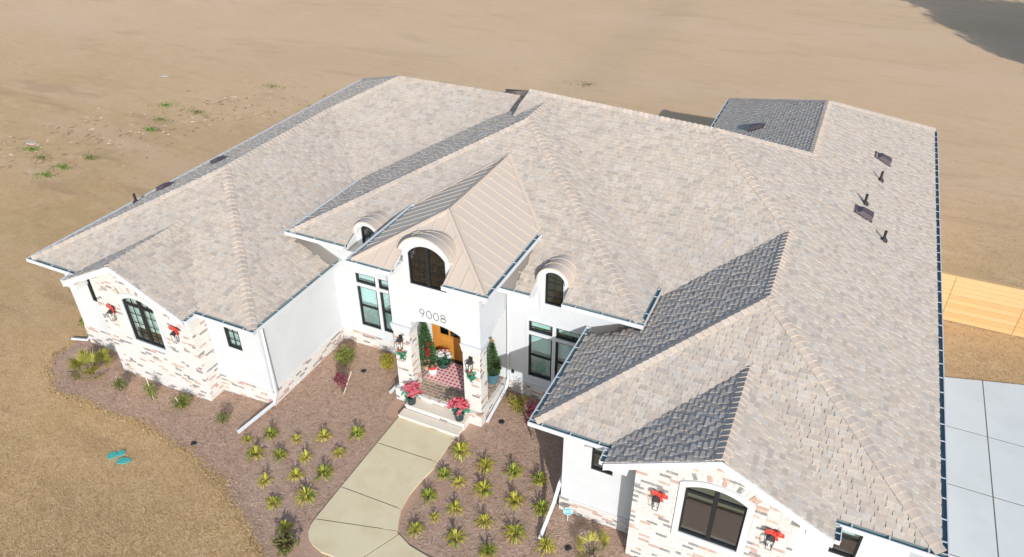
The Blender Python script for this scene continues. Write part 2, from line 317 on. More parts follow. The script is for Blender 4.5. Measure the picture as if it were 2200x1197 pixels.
roof = MB()
TABS = []          # (verts, faces, material index, score)
def project(p):
    d = Vector(p)-CAM; wz = d.dot(fw)
    return 1100+F_PX*d.dot(rt2)/wz, 598.5-F_PX*d.dot(up2)/wz, wz
rs = random.Random(11)
def conv_clip(poly, conv):
    n = len(conv); ar = sum(conv[i][0]*conv[(i+1) % n][1]-conv[(i+1) % n][0]*conv[i][1] for i in range(n)); s = 1 if ar > 0 else -1
    for i in range(n):
        (x0, y0), (x1, y1) = conv[i], conv[(i+1) % n]
        poly = clip(poly, s*(y1-y0), -s*(x1-x0), s*((y1-y0)*x0-(x1-x0)*y0))
        if len(poly) < 3: return []
    return poly
def deck(key, poly, drop=.02):
    up_ = [Vector((x, y, zat(key, x, y)-drop)) for x, y in poly]
    roof.prism([p-Vector((0, 0, .10)) for p in up_], (0, 0, .10))
def shingles(key, poly, own, start=None, do_deck=True):
    """lay random-width laminated tabs in rows over the plan polygon of one roof plane"""
    if do_deck: deck(key, poly)
    a, b, c = PLN[key]; gl = math.hypot(a, b); dx, dy = a/gl, b/gl; ux, uy = dy, -dx
    cs = 1/math.sqrt(1+gl*gl); n = Vector((-a, -b, 1)).normalized()
    st = [(x*ux+y*uy, x*dx+y*dy) for x, y in poly]
    t0 = min(q[1] for q in st) if start is None else start; t1 = max(q[1] for q in st); s0 = min(q[0] for q in st); s1 = max(q[0] for q in st)
    row = .143*cs; k = int(math.floor((min(q[1] for q in st)-t0)/row))
    while t0+k*row < t1:
        lo, hi = t0+k*row, t0+(k+1)*row+.012; s = s0-rs.random()*.3; tooth = rs.random() < .5
        while s < s1:
            wd = rs.choice((.10, .14, .17, .20, .24, .30)) if tooth else rs.choice((.08, .11, .15, .19))
            q = [(s+.002, lo), (s+wd-.002, lo), (s+wd-.002, hi), (s+.002, hi)]
            mid = (s+wd/2, lo+row/2); s += wd
            h0 = rs.uniform(.022, .029) if tooth else rs.uniform(.004, .008); tooth = not tooth
            mx, my = mid[0]*ux+mid[1]*dx, mid[0]*uy+mid[1]*dy
            m = rs.choice((0, 0, 0, 1, 2, 2, 3, 4, 5, 5, 6)) if h0 > .015 else rs.choice((0, 1, 1, 3, 4, 6))
            cl = conv_clip(q, st)
            if len(cl) < 3: continue
            if hidden(mx, my, a*mx+b*my+c, own): continue
            top = []; bot = []
            for sx, ty in cl:
                x, y = sx*ux+ty*dx, sx*uy+ty*dy; base = Vector((x, y, a*x+b*y+c))
                f = (hi-ty)/(hi-lo); top.append(base+n*(.004+h0*f)); bot.append(base-n*.012)
            nn = len(cl); area = len(cl) == 4
            vs = top+bot; fs = [tuple(range(nn))] + [(i, nn+i, nn+(i+1) % nn, (i+1) % nn) for i in range(nn)]
            e1 = top[1]-top[0]; e2 = top[2]-top[0]
            if e1.cross(e2).z < 0: fs = [f[::-1] for f in fs]
            px, py, wz = project(top[0])
            vis = 0 < px < 2200 and 0 < py < 1197 and wd > .13 and area
            TABS.append((vs, fs, m, (wd*.143/wz**2) if vis else 0))
        k += 1
def cap(p, q, k1, k2, w=.15):
    p, q = Vector(p), Vector(q); t = (q-p); Ln = t.length; t.normalize(); side = []
    for ka, kb in ((k1, k2), (k2, k1)):
        a, b, c = PLN[ka]; n = Vector((-a, -b, 1)).normalized(); d = n.cross(t).normalized()
        x = p+t*Ln*.5+d*.2
        if zat(ka, x.x, x.y) > zat(kb, x.x, x.y): d = -d
        side.append((d, n))
    s = 0; upv = (side[0][1]+side[1][1]).normalized()
    while s < Ln-.02:
        e = min(Ln, s+.215); vs = []
        for ss, h in ((s, .056), (e, .024)):
            base = p+t*ss
            vs += [base+side[0][0]*w+side[0][1]*(h*.75), base+upv*(h+.006), base+side[1][0]*w+side[1][1]*(h*.75)]
        for ss in (s, e):
            base = p+t*ss
            vs += [base+side[0][0]*w-side[0][1]*.01, base-upv*.01, base+side[1][0]*w-side[1][1]*.01]
        fs = [(0, 1, 4, 3), (1, 2, 5, 4), (0, 6, 7, 1), (1, 7, 8, 2), (0, 3, 9, 6), (2, 8, 11, 5)]
        e1 = vs[1]-vs[0]; e2 = vs[4]-vs[0]
        if e1.cross(e2).z < 0: fs = [f[::-1] for f in fs]
        px, py, wz = project(p+t*s)
        vis = 0 < px < 2200 and 0 < py < 1197
        TABS.append((vs, fs, 7+rs.randint(0, 3), (.3*.1/wz**2) if vis else 0)); s += .19

# left wing, left bar
shingles('L', [(XL, YFL), (XL, YBL), (XLm, YBL-4.64), (XLm, YFL+4.64)], ('LW', 'BAR'))
shingles('L', [(XLm, YLA-(XLA-XLm)), (XLA, YLA), (XLm, YLA+(XLA-XLm))], ('LW', 'BAR'), start=XL)
shingles('LF', [(XL, YFL), (XLi, YFL), (XLm, YFL+4.64)], ('LW',))
shingles('LI', [(XLi, YFL), (XLi, 5.9), (XLm, 5.9), (XLm, YFL+4.64)], ('LW',))
shingles('BF', [(XLA, YLA), (-6.2, YLA), (-6.2, 1.25), (-19.5, 1.25)], ('BAR',))
deck('BB', [(XL, YBL), (-2, YBL), (-2, YLA), (XLA, YLA)])
# entry block with notches for the two small dormers
def hipx(y): return XC0+(y-YC), XC1-(y-YC)
NOTCH = [(-9.50, -8.48), (-3.14, -2.16)]; YN = -.50
xs = [None, NOTCH[0], NOTCH[1], None]
l0, r0 = hipx(YC); l1, r1 = hipx(YN)
shingles('CF', [(l0, YC), (NOTCH[0][0], YC), (NOTCH[0][0], YN), (l1, YN)], ('ENT',), start=YC)
shingles('CF', [(NOTCH[0][1], YC), (NOTCH[1][0], YC), (NOTCH[1][0], YN), (NOTCH[0][1], YN)], ('ENT',), start=YC)
shingles('CF', [(NOTCH[1][1], YC), (r0, YC), (r1, YN), (NOTCH[1][1], YN)], ('ENT',), start=YC)
shingles('CF', [(l1, YN), (r1, YN), (CAP.x, CAP.y)], ('ENT',), start=YC)
shingles('CL', [(XC0, YC), (CAP.x, CAP.y), (CAP.x, 6.75), (XC0, 6.75)], ('ENT',))
shingles('CR', [(XC1, YC), (CAP.x, CAP.y), (CAP.x, 6.75), (XC1, 6.75)], ('ENT',))
# main block
yj = A.y-XRm; yk = A.y+(A.z-.053*XRm-ZR)/P
shingles('MF', [(A.x, A.y), (A.y-.6, .6), (-6.85, .6), (-6.85, 6.3), (T.x, T.y)], ('MAIN',))
deck('MB', [(A.x, A.y), (T.x, T.y), (-9.0, 9.7), (-6, 12), (3.1, yk)])
ul = Vector((-7.25, 7.78, zat('BF', -7.25, 7.78)-.02)); sl_ = Vector((-6.85, 6.3, zat('MF', -6.85, 6.3)-.02)); bk = Vector((-9.31, 9.29, 6.0))
lt = MB(); lt.poly([T+Vector((0, 0, -.01)), ul, sl_]); lt.poly([T+Vector((0, 0, -.01)), bk, ul]); lt.poly([sl_, ul, ul+Vector((0, 0, -1)), sl_+Vector((0, 0, -1))])
lt.build('hip_end', SHM[1], house)
# right wing
shingles('RR', [(XR, YFR), (XR, YBR), (XRm, YBR-4.525), (XRm, YFR+4.525)], ('RW', 'MAIN'))
shingles('RR', [(XRm, yj), (A.x, A.y), (XRm, yk)], ('RW', 'MAIN'), start=-XR)
shingles('RF', [(XRi, YFR), (XR, YFR), (XRm, YFR+4.525)], ('RW',))
shingles('RI', [(XRi, YFR), (XRm, YFR+4.525), (XRm, YBR-4.525), (XRi, YBR)], ('RW',))
deck('RB', [(XRi, YBR), (XR, YBR), (XRm, YBR-4.525)])
# front gables
for k, xc in (('GL', XGL), ('GR', XGR)):
    shingles(k+'l', [(xc-HG, YG), (xc, YG), (xc, -1.6), (xc-HG, -1.6)], (k,))
    shingles(k+'r', [(xc+HG, YG), (xc, YG), (xc, -1.6), (xc+HG, -1.6)], (k,))
    cap((xc, YG, ZG), (xc, YFL+(ZG-E0)/P+.1, ZG), k+'l', k+'r')
# ridge and hip caps
LA = (XLm, YFL+4.64, ZL); RA = (XRm, YFR+4.525, ZR)
cap((XL, YFL, E0), LA, 'L', 'LF'); cap((XLi, YFL, E0), LA, 'LF', 'LI'); cap(LA, (XLm, YLA-(XLA-XLm), ZL), 'L', 'LI')
cap((XLm, YLA-(XLA-XLm), ZL), (XLA, YLA, ZLA), 'L', 'BF'); cap((-7.45, YLA, ZLA), (XLA, YLA, ZLA), 'BF', 'BB'); cap((XL, YBL, E0), (XLA, YLA, ZLA), 'L', 'BB')
cap((XC0, YC, ZC), CAP, 'CF', 'CL'); cap((XC1, YC, ZC), CAP, 'CF', 'CR'); cap(CAP, (CAP.x, 6.6, CAP.z), 'CL', 'CR')
cap(T, A, 'MF', 'MB'); cap((XRm, yj, ZR), A, 'MF', 'RR'); cap((XRm, yk, ZR), A, 'RR', 'MB')
cap(RA, (XRm, yj, ZR), 'RR', 'RI'); cap((XRm, yk, ZR), (XRm, YBR-4.525, ZR), 'RR', 'RI')
cap((XRi, YFR, E0), RA, 'RF', 'RI'); cap((XR, YFR, E0), RA, 'RF', 'RR'); cap((XRi, YBR, E0), (XRm, YBR-4.525, ZR), 'RI', 'RB'); cap((XR, YBR, E0), (XRm, YBR-4.525, ZR), 'RR', 'RB')
roof_o = roof.build('roof', deck_m, house)
TABS.sort(key=lambda q: -q[3])
ALLM = SHM+CAPM
for vs, fs, m, sc in TABS[:300]:
    b = MB(); b.add(vs, fs); b.build('shingle', ALLM[m], roof_o)
b = MB()
for vs, fs, m, sc in TABS[300:]: b.add(vs, fs, m)
tag(b.build('shingles', ALLM, roof_o), kind='stuff')
print('tabs', len(TABS))

# ------------------------------------------------------------------ metal entry roof
metal_o = MB(); NM = (-6.60, -4.98); YNM = -2.24
def m3(k, x, y, dz=0): return Vector((x, y, zat(k, x, y)+dz))
pieces = []
def panels(key, poly, axis, step, off=0):
    lo = min(p[axis] for p in poly); hi = max(p[axis] for p in poly); s = math.floor((lo-off)/step)*step+off
    while s < hi:
        a, b = max(lo, s), min(hi, s+step); q = clip(clip(poly, -1 if axis == 0 else 0, -1 if axis == 1 else 0, -a), 1 if axis == 0 else 0, 1 if axis == 1 else 0, b)
        if len(q) > 2 and b-a > .02: pieces.append((key, q, axis, b))
        s += step
yv0, yv1 = YC+(MZ-ZC)/PC+.06, YC+(MR-ZC)/PC+.06
panels('Ml', [(MX0, MY), (MXc, MA), (MXc, yv1), (MX0, yv0)], 1, .40, MY)
panels('Mr', [(MX1, MY), (MXc, MA), (MXc, yv1), (MX1, yv0)], 1, .40, MY)
hx = (YNM-MY)*(MXc-MX0)/(MA-MY)
panels('Mf', [(MX0+hx, YNM), (MX1-hx, YNM), (MXc, MA)], 0, .40, MXc-.2)
panels('Mf', [(MX0, MY), (NM[0], MY), (NM[0], YNM), (MX0+hx, YNM)], 0, .40, MXc-.2)
panels('Mf', [(NM[1], MY), (MX1, MY), (MX1-hx, YNM), (NM[1], YNM)], 0, .40, MXc-.2)
md = MB()
for k, poly in (('Ml', [(MX0, MY), (MXc, MA), (MXc, yv1), (MX0, yv0)]), ('Mr', [(MX1, MY), (MXc, MA), (MXc, yv1), (MX1, yv0)]), ('Mf', [(MX0+hx, YNM), (MX1-hx, YNM), (MXc, MA)]),
                ('Mf', [(MX0, MY), (NM[0], MY), (NM[0], YNM), (MX0+hx, YNM)]), ('Mf', [(NM[1], MY), (MX1, MY), (MX1-hx, YNM), (NM[1], YNM)])):
    md.prism([m3(k, x, y, -.09) for x, y in poly], (0, 0, .075))
metal_roof = md.build('metal_roof', trim, house)
for key, q, axis, edge in pieces:
    b = MB(); b.prism([m3(key, x, y, -.012) for x, y in q], (0, 0, .016))
    e = [p for p in q if abs(p[axis]-edge) < 1e-4]
    if len(e) >= 2:
        e = sorted(e, key=lambda p: p[1-axis]); p0, p1 = m3(key, *e[0]), m3(key, *e[-1]); t = (p1-p0)
        if t.length > .1:
            a, bb, c = PLN[key]; n = Vector((-a, -bb, 1)).normalized(); d = Vector((1, 0, 0)) if axis == 0 else Vector((0, 1, 0))
            b.obox((p0+p1)/2+n*.018-d*.006, t/2*.985, d*.006, n*.010)
    b.build('metal_panel', metal_m, metal_roof)
def strip(p, q, k1, k2, w, h, m, name, par):
    b = MB(); p, q = Vector(p), Vector(q); t = (q-p).normalized()
    for k in (k1, k2):
        a, bb, c = PLN[k]; n = Vector((-a, -bb, 1)).normalized(); d = n.cross(t).normalized(); x = (p+q)/2+d*.1
        if zat(k, x.x, x.y) > zat(k2 if k == k1 else k1, x.x, x.y): d = -d
        b.add([p+n*h, q+n*h, q+d*w+n*h*.8, p+d*w+n*h*.8, p+d*w-n*.005, q+d*w-n*.005], [(0, 1, 2, 3), (3, 2, 5, 4)])
    return b.build(name, m, par)
MAp = (MXc, MA, MR)
strip((MX0, MY, MZ), MAp, 'Mf', 'Ml', .09, .045, metal_m, 'hip_cap', metal_roof); strip((MX1, MY, MZ), MAp, 'Mf', 'Mr', .09, .045, metal_m, 'hip_cap', metal_roof)
strip(MAp, (MXc, yv1, MR), 'Ml', 'Mr', .09, .045, metal_m, 'ridge_cap', metal_roof)
for xs_, k in ((MX0, 'Ml'), (MX1, 'Mr')):
    b = MB(); b.sweep([(xs_, yv0-.02, MZ+.03), (MXc, yv1-.02, MR+.03)], [(-.06, -.02), (.06, -.02), (.06, .02), (-.06, .02)]); b.build('valley_flashing', metal_m, metal_roof)

# ------------------------------------------------------------------ eaves, fascia, gutters
def eave(p0, p1, out, z, inward=.5, gutter=True, hang=.62, h=.19, ext0=0, ext1=0):
    p0, p1, o = Vector((*p0, z)), Vector((*p1, z)), Vector((*out, 0)); t = (p1-p0).normalized(); L = (p1-p0).length
    mid = (p0+p1)/2
    b = MB(); b.obox(mid+o*(.01-inward/2)+Vector((0, 0, -.022-h/2)), t*(L/2), o*(inward/2), Vector((0, 0, h/2))); b.build('fascia', trim, house)
    if not gutter: return
    a, e = p0-t*ext0, p1+t*ext1; L2 = (e-a).length; c = (a+e)/2; W, H, th = .125, .12, .008; zt = -.005
    def bx(off, dz, hw, hh, m): g.obox(c+o*off+Vector((0, 0, dz)), t*(L2/2), o*hw, Vector((0, 0, hh)), m)
    g = MB(); i0 = .014
    bx(i0+W-th/2, zt-H/2, th/2, H/2, 0); bx(i0+W-.006, zt+.006, .012, .006, 0)
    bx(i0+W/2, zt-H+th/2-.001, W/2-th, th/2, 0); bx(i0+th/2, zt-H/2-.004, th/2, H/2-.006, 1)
    bx(i0+W/2, zt-.06, W/2-th-.001, .004, 1)                    # dark strip in the trough, shade put into its colour
    for q, s in ((a, 1), (e, -1)): g.obox(q+t*s*.005+o*(i0+W/2)+Vector((0, 0, zt-H/2)), t*.004, o*(W/2-.0005), Vector((0, 0, H/2-.001)), 0)
    go = g.build('gutter', [trim, gut_shade], house)
    n = max(1, int(L2/hang))
    for i in range(n):
        k = MB(); pos = a+t*(L2*(i+.5)/n)+o*(i0+W/2)+Vector((0, 0, zt+.004)); k.obox(pos, t*.014, o*(W/2+.004), Vector((0, 0, .006))); k.build('gutter_hanger', trim, go)
GW = .139
eave((XL, YFL), (XL, YBL), (-1, 0), E0, .5); eave((XL, YFL), (XGL-HG+.05, YFL), (0, -1), E0, .5, ext0=GW)
eave((XGL+HG-.05, YFL), (XLi, YFL), (0, -1), E0, .45, ext1=GW); eave((XLi, YFL), (XLi, -.62), (1, 0), E0, .36)
eave((XC0, YC), (NOTCH[0][0], YC), (0, -1), ZC, .5, ext0=GW); eave((NOTCH[0][1], YC), (-7.16, YC), (0, -1), ZC, .5)
eave((-4.16, YC), (NOTCH[1][0], YC), (0, -1), ZC, .5); eave((NOTCH[1][1], YC), (XC1, YC), (0, -1), ZC, .5, ext1=GW)
eave((XC0, YC), (XC0, 2.9), (-1, 0), ZC, .5); eave((XC1, YC), (XC1, .72), (1, 0), ZC, .47)
eave((MX0, MY), (NM[0], MY), (0, -1), MZ, .46, ext0=GW); eave((NM[1], MY), (MX1, MY), (0, -1), MZ, .46, ext1=GW)
eave((MX0, MY), (MX0, .75), (-1, 0), MZ, .84); eave((MX1, MY), (MX1, .75), (1, 0), MZ, .47)
eave((XRi, YFR), (XRi, -.62), (-1, 0), E0, .62); eave((XRi, YFR), (XGR-HG+.05, YFR), (0, -1), E0, .41, ext0=GW)
eave((XGR+HG-.05, YFR), (XR, YFR), (0, -1), E0, .41, ext1=GW); eave((XR, YFR), (XR, YBR), (1, 0), E0, .36)
eave((XRi, 9.6), (XRi, YBR), (-1, 0), E0, .4); eave((XRi, YBR), (XR, YBR), (0, 1), E0, .4, gutter=False)
ZGE = ZG-PG*HG
for xc in (XGL, XGR):
    for s in (-1, 1):
        eave((xc+s*HG, YG+.02), (xc+s*HG, YFL-.15), (s, 0), ZGE, .55, hang=.25)
        b = MB(); x0, x1 = xc+s*(HG+.02), xc; z0, z1 = ZGE-PG*.02, ZG
        b.hexa([(x0, YG-.035, z0-.21), (x1, YG-.035, z1-.21), (x1, YG-.004, z1-.21), (x0, YG-.004, z0-.21), (x0, YG-.035, z0-.005), (x1, YG-.035, z1-.005), (x1, YG-.004, z1-.005), (x0, YG-.004, z0-.005)]); b.build('rake_board', trim, house)
        b = MB(); b.hexa([(x0-s*.03, YG+.0, z0-.19), (x1, YG+.0, z1-.19), (x1, -4.85, z1-.19), (x0-s*.03, -4.85, z0-.19), (x0-s*.03, YG, z0-.135), (x1, YG, z1-.135), (x1, -4.85, z1-.135), (x0-s*.03, -4.85, z0-.135)]); b.build('soffit', trim, house)

# ------------------------------------------------------------------ walls
def cells(lo, hi, cuts): return sorted(set([lo, hi]+[c for c in cuts if lo < c < hi]))
def wall(name, axis, c0, c1, u0, u1, z0, z1, openings=(), m=stucco, parent=house):
    b = MB(); us = cells(u0, u1, [q for o in openings for q in o[:2]]); zs = cells(z0, z1, [q for o in openings for q in o[2:]])
    for i in range(len(us)-1):
        for j in range(len(zs)-1):
            cu, cz = (us[i]+us[i+1])/2, (zs[j]+zs[j+1])/2
            if any(o[0] < cu < o[1] and o[2] < cz < o[3] for o in openings): continue
            if axis == 'y': b.box(us[i], us[i+1], c0, c1, zs[j], zs[j+1])
            else: b.box(c0, c1, us[i], us[i+1], zs[j], zs[j+1])
    return b.build(name, m, parent)
YW, YB, YCW = -4.30, -4.93, -.55
ZB = -.6
W_LS = [(-17.98, -17.40, 1.85, 2.82), (-12.01, -11.43, 1.87, 2.82)]; W_RS = [(-.02, .56, 1.93, 2.88), (5.74, 6.30, 1.87, 2.83)]
CWIN = []
for x0 in (-9.70, -8.80, -3.41, -2.52):
    CWIN += [(x0, x0+.78, .87, 2.52), (x0, x0+.78, 2.65, 3.04)]
DOOR = (-6.86, -5.66, .3, 2.72); DORM = [(-9.21, -8.65, 3.83, 4.63), (-2.90, -2.34, 3.83, 4.63)]
LB = (-16.68, -12.72); RBY = (1.26, 4.97)
wall('wall', 'y', YW, YW+.2, -19.0, LB[0]+.2, ZB, 3.30, W_LS); wall('wall', 'y', YW, YW+.2, LB[1]-.2, -10.6, ZB, 3.30, W_LS)
wall('wall', 'x', -10.8, -10.6, YW+.201, YCW+.2, ZB, 3.34); wall('wall', 'x', -19.0, -18.8, YW+.201, YBL-.6, ZB, 3.30)
wall('wall', 'y', YCW, YCW+.2, -11.2, -.4, ZB, 4.62, CWIN+[DOOR]+DORM)
wall('wall', 'x', -11.2, -11.0, YCW+.201, 3.2, 2.6, 4.40); wall('wall', 'x', -.6, -.4, YCW+.201, 1.6, 2.6, 4.40)
wall('wall', 'y', YW, YW+.2, -.79, RBY[0]+.2, ZB, 3.30, W_RS); wall('wall', 'y', YW, YW+.2, RBY[1]-.2, 7.25, ZB, 3.30, W_RS)
wall('wall', 'x', -.79, -.59, YW+.201, YCW-.001, ZB, 3.34); wall('wall', 'x', 7.05, 7.25, YW+.201, YBR-.4, ZB, 3.30)
wall('wall', 'y', YBL-.8, YBL-.6, -18.8, -1.0, ZB, 3.30); wall('wall', 'y', YBR-.6, YBR-.4, -1.0, 7.05, ZB, 3.30); wall('wall', 'x', -1.2, -1.0, YBL-.8, YBR-.4, ZB, 3.30)
fl = MB(); fl.box(-18.8, -10.85, YW+.25, 13.5, .2, .4); fl.box(-10.84, -.8, YCW+.25, 13.5, .2, .4); fl.box(-.58, 7.0, YW+.25, 13.5, .2, .4); fl.build('floor', room_m, house)
cl_ = MB(); cl_.box(-18.7, 6.9, 2.2, 2.35, .4, 3.2); cl_.build('room_wall', room_m, house)

# ------------------------------------------------------------------ arches, windows
def outline(x0, x1, z0, zs, zt, n=14):
    xc, h, r = (x0+x1)/2, (x1-x0)/2, max(zt-zs, 1e-3); R = (h*h+r*r)/(2*r); cz = zt-R; a = math.asin(min(1, h/R)) if R >= h and r <= h else PI/2
    pts = [(x0, z0), (x1, z0)]
    for i in range(n+1):
        th = a-2*a*i/n; pts.append((xc+R*math.sin(th), cz+R*math.cos(th)))
    return pts
def ring(mb, inner, outer, y0, y1, m=0):
    n = len(inner); vs = [(x, y0, z) for x, z in outer]+[(x, y0, z) for x, z in inner]+[(x, y1, z) for x, z in outer]+[(x, y1, z) for x, z in inner]; fs = []
    for i in range(n):
        j = (i+1) % n
        fs += [(i, j, n+j, n+i), (2*n+j, 2*n+i, 3*n+i, 3*n+j), (j, i, 2*n+i, 2*n+j), (n+i, n+j, 3*n+j, 3*n+i)]
    mb.add(vs, fs, m)
def arched_window(x0, x1, z0, zs, zt, y, gl, mull=True, cols=2, rows=4, transom=None, bar=.045, shade=None):
    f = MB(); o = outline(x0, x1, z0, zs, zt); i = outline(x0+bar, x1-bar, z0+bar, zs-bar*.3, zt-bar); ring(f, i, o, y+.02, y+.10); fo = f.build('window', black_m, house)
    b = MB(); b.poly([(x, y+.06, z) for x, z in outline(x0+.01, x1-.01, z0+.01, zs-.01, zt-.01)]); b.build('pane', gl, fo)
    xc = (x0+x1)/2
    def bar_(xa, xb, za, zb, d=.03): k = MB(); k.box(xa, xb, y+.06-d, y+.06+d, za, zb); k.build('muntin', black_m, fo)
    def arc(x): h, r = (x1-x0)/2, zt-zs; R = (h*h+r*r)/(2*r); return zt-R+math.sqrt(max(0, R*R-(x-xc)**2))
    if mull: bar_(xc-.055, xc+.055, z0+bar, zt-.03, .035)
    top = transom if transom else zs
    if transom: bar_(x0+bar, xc-.056, transom-.035, transom+.035, .034); bar_(xc+.056, x1-bar, transom-.035, transom+.035, .034)
    halves = [(x0, xc), (xc, x1)] if mull else [(x0, x1)]
    for a, c in halves:
        for k in range(1, cols):
            x = a+(c-a)*k/cols; bar_(x-.008, x+.008, z0+bar, (transom-.036) if transom else min(arc(x), zt)-.03, .012)
            if transom: bar_(x-.012, x+.012, transom+.036, arc(x)-.03, .012)
        for k in range(1, rows):
            z = z0+(top-z0)*k/rows; bar_(a+.05, c-.05, z-.008, z+.008, .0105)
    if shade:
        b = MB(); b.box(x0+.03, x1-.03, y+.17, y+.18, shade, zs-.02); b.build('blind', blind_m, fo)
    return fo
def rect_window(x0, x1, z0, z1, y, rail=None, cols=1, rows=1, shade=None, bar=.05):
    f = MB(); o = [(x0, z0), (x1, z0), (x1, z1), (x0, z1)]; i = [(x0+bar, z0+bar), (x1-bar, z0+bar), (x1-bar, z1-bar*.8), (x0+bar, z1-bar*.8)]
    ring(f, i, o, y+.012, y+.10); fo = f.build('window', black_m, house)
    b = MB(); b.poly([(x0+.01, y+.057, z0+.01), (x1-.01, y+.057, z0+.01), (x1-.01, y+.057, z1-.01), (x0+.01, y+.057, z1-.01)]); b.build('pane', glass, fo)
    def bar_(xa, xb, za, zb, d=.02): k = MB(); k.box(xa, xb, y+.057-d, y+.057+d, za, zb); k.build('muntin', black_m, fo)
    if rail: bar_(x0+bar, x1-bar, rail-.025, rail+.025, .03)
    for k in range(1, cols): x = x0+(x1-x0)*k/cols; bar_(x-.009, x+.009, z0+bar, z1-bar, .012)
    for k in range(1, rows): z = z0+(z1-z0)*k/rows; bar_(x0+bar, x1-bar, z-.009, z+.009, .0105)
    if shade is not None:
        b = MB(); b.box(x0+.02, x1-.02, y+.15, y+.16, shade, z1-.01); b.build('blind', blind_m, fo)
    return fo
def sill(x0, x1, z, y):
    b = MB(); b.box(x0-.05, x1+.05, y-.05, y-.001, z-.06, z-.005); b.build('window_sill', trim, house)
for q in CWIN:
    big = q[3]-q[2] > 1; mid = (q[2]+q[3])/2
    fo = rect_window(*q, YCW, rail=mid if big else None, shade=(mid+.1 if big else q[2]+.1))
    if big: b = MB(); b.box(q[0]+.02, q[1]-.02, YCW+.17, YCW+.18, q[2]+.02, mid+.12); b.build('curtain', curt_m, fo)
for xa, xb in ((-9.70, -8.02), (-3.41, -1.74)):
    b = MB(); xm = (xa+xb)/2   # flat white trim round each group of four
    b.box(xa-.07, xa-.005, YCW-.02, YCW-.001, .8, 3.11); b.box(xb+.005, xb+.07, YCW-.02, YCW-.001, .8, 3.11); b.box(xm-.055, xm+.055, YCW-.02, YCW-.001, .86, 3.045)
    b.box(xa-.005, xb+.005, YCW-.02, YCW-.001, 3.046, 3.11); b.box(xa-.005, xb+.005, YCW-.02, YCW-.001, .8, .859); b.box(xa-.004, xm-.056, YCW-.019, YCW-.001, 2.525, 2.645); b.box(xm+.056, xb+.004, YCW-.019, YCW-.001, 2.525, 2.645); b.build('window_trim', trim, house)
for q in W_LS: rect_window(*q, YW, cols=2, rows=3, shade=q[2]+.05)
for q in W_RS: rect_window(*q, YW, rail=(q[2]+q[3])/2+.1, shade=q[3]-.35)
BAYW = ((-15.43, -14.08), (2.45, 3.84))
for (x0, x1), z0, sh in ((BAYW[0], 1.49, 1.9), (BAYW[1], 1.56, None)):
    arched_window(x0, x1, z0, z0+1.58, z0+1.79, YB, glass, cols=1 if sh is None else 2, rows=1 if sh is None else 4, transom=z0+1.42, bar=.05, shade=sh)
    b = MB(); ring(b, outline(x0, x1, z0, z0+1.58, z0+1.79), outline(x0-.15, x1+.15, z0-.16, z0+1.70, z0+1.95), YB-.03, YB+.02); b.build('window_surround', stucco, house)

# ------------------------------------------------------------------ brickwork
BRICKS = []; rb = random.Random(5)
def add_brick(c, ux, uz, n, w, h, d, mi):
    c, ux, uz, n = Vector(c), Vector(ux), Vector(uz), Vector(n); pr = rb.uniform(-.003, .004); j = .003
    a = [c+ux*(sx*w/2)+uz*(sz*h/2) for sx, sz in ((-1, -1), (1, -1), (1, 1), (-1, 1))]
    back = [p-n*d for p in a]; front = [p+n*(pr-.004)+ux*rb.uniform(-j, j)*.6+uz*rb.uniform(-j, j) for p in a]
    face = [p+n*(pr+.002)+(c-p)*.045 for p in a]
    vs = back+front+face; fs = [(8, 9, 10, 11)]+[(4+i, 4+(i+1) % 4, 8+(i+1) % 4, 8+i) for i in range(4)]+[(i, (i+1) % 4, 4+(i+1) % 4, 4+i) for i in range(4)]
    e = (face[1]-face[0]).cross(face[2]-face[0])
    if e.dot(n) < 0: fs = [f[::-1] for f in fs]
    px, py, wz = project(c); vis = 0 < px < 2200 and 0 < py < 1197 and (CAM-c).dot(n) > 0
    BRICKS.append((vs, fs, mi, w*h/wz**2*(CAM-c).normalized().dot(n) if vis else 0))
def brick_face(p0, ux, n, L, z0, z1, holes=(), top=None, bw=.275, bh=.083, jt=.010, half=0):
    p0, ux, n = Vector(p0), Vector(ux), Vector(n); k = 0; z = z0
    while z+bh*.6 < z1:
        h = min(bh, z1-z)-jt; u = -(bw/2 if (k+half) % 2 else 0)-rb.choice((0, 0, .02))
        while u < L-.01:
            w = bw*rb.choice((1, 1, 1, .98, .5)); a, b = max(0, u), min(L, u+w); u += w
            if b-a < .05: continue
            segs = [(a, b)]
            for (ha, hb, hz0, hz1) in holes:
                if z+h*.5 < hz0 or z+h*.5 > hz1: continue
                nx = []
                for s in segs:
                    if s[1] <= ha or s[0] >= hb: nx.append(s)
                    else:
                        if s[0] < ha-.04: nx.append((s[0], ha))
                        if s[1] > hb+.04: nx.append((hb, s[1]))
                segs = nx
            for s in segs:
                um = (s[0]+s[1])/2
                if top and z+h*.5 > top(um): continue
                add_brick(p0+ux*um+Vector((0, 0, z+h/2)), ux, (0, 0, 1), n, s[1]-s[0]-jt, h, .03, pick_brick(rb))
        z += bh; k += 1
def mortar_wall(pts, d, name='mortar'):
    b = MB(); b.prism(pts, d); return b.build(name, mortar, house)
X_, Y_, NX, NY = (1, 0, 0), (0, 1, 0), (-1, 0, 0), (0, -1, 0)
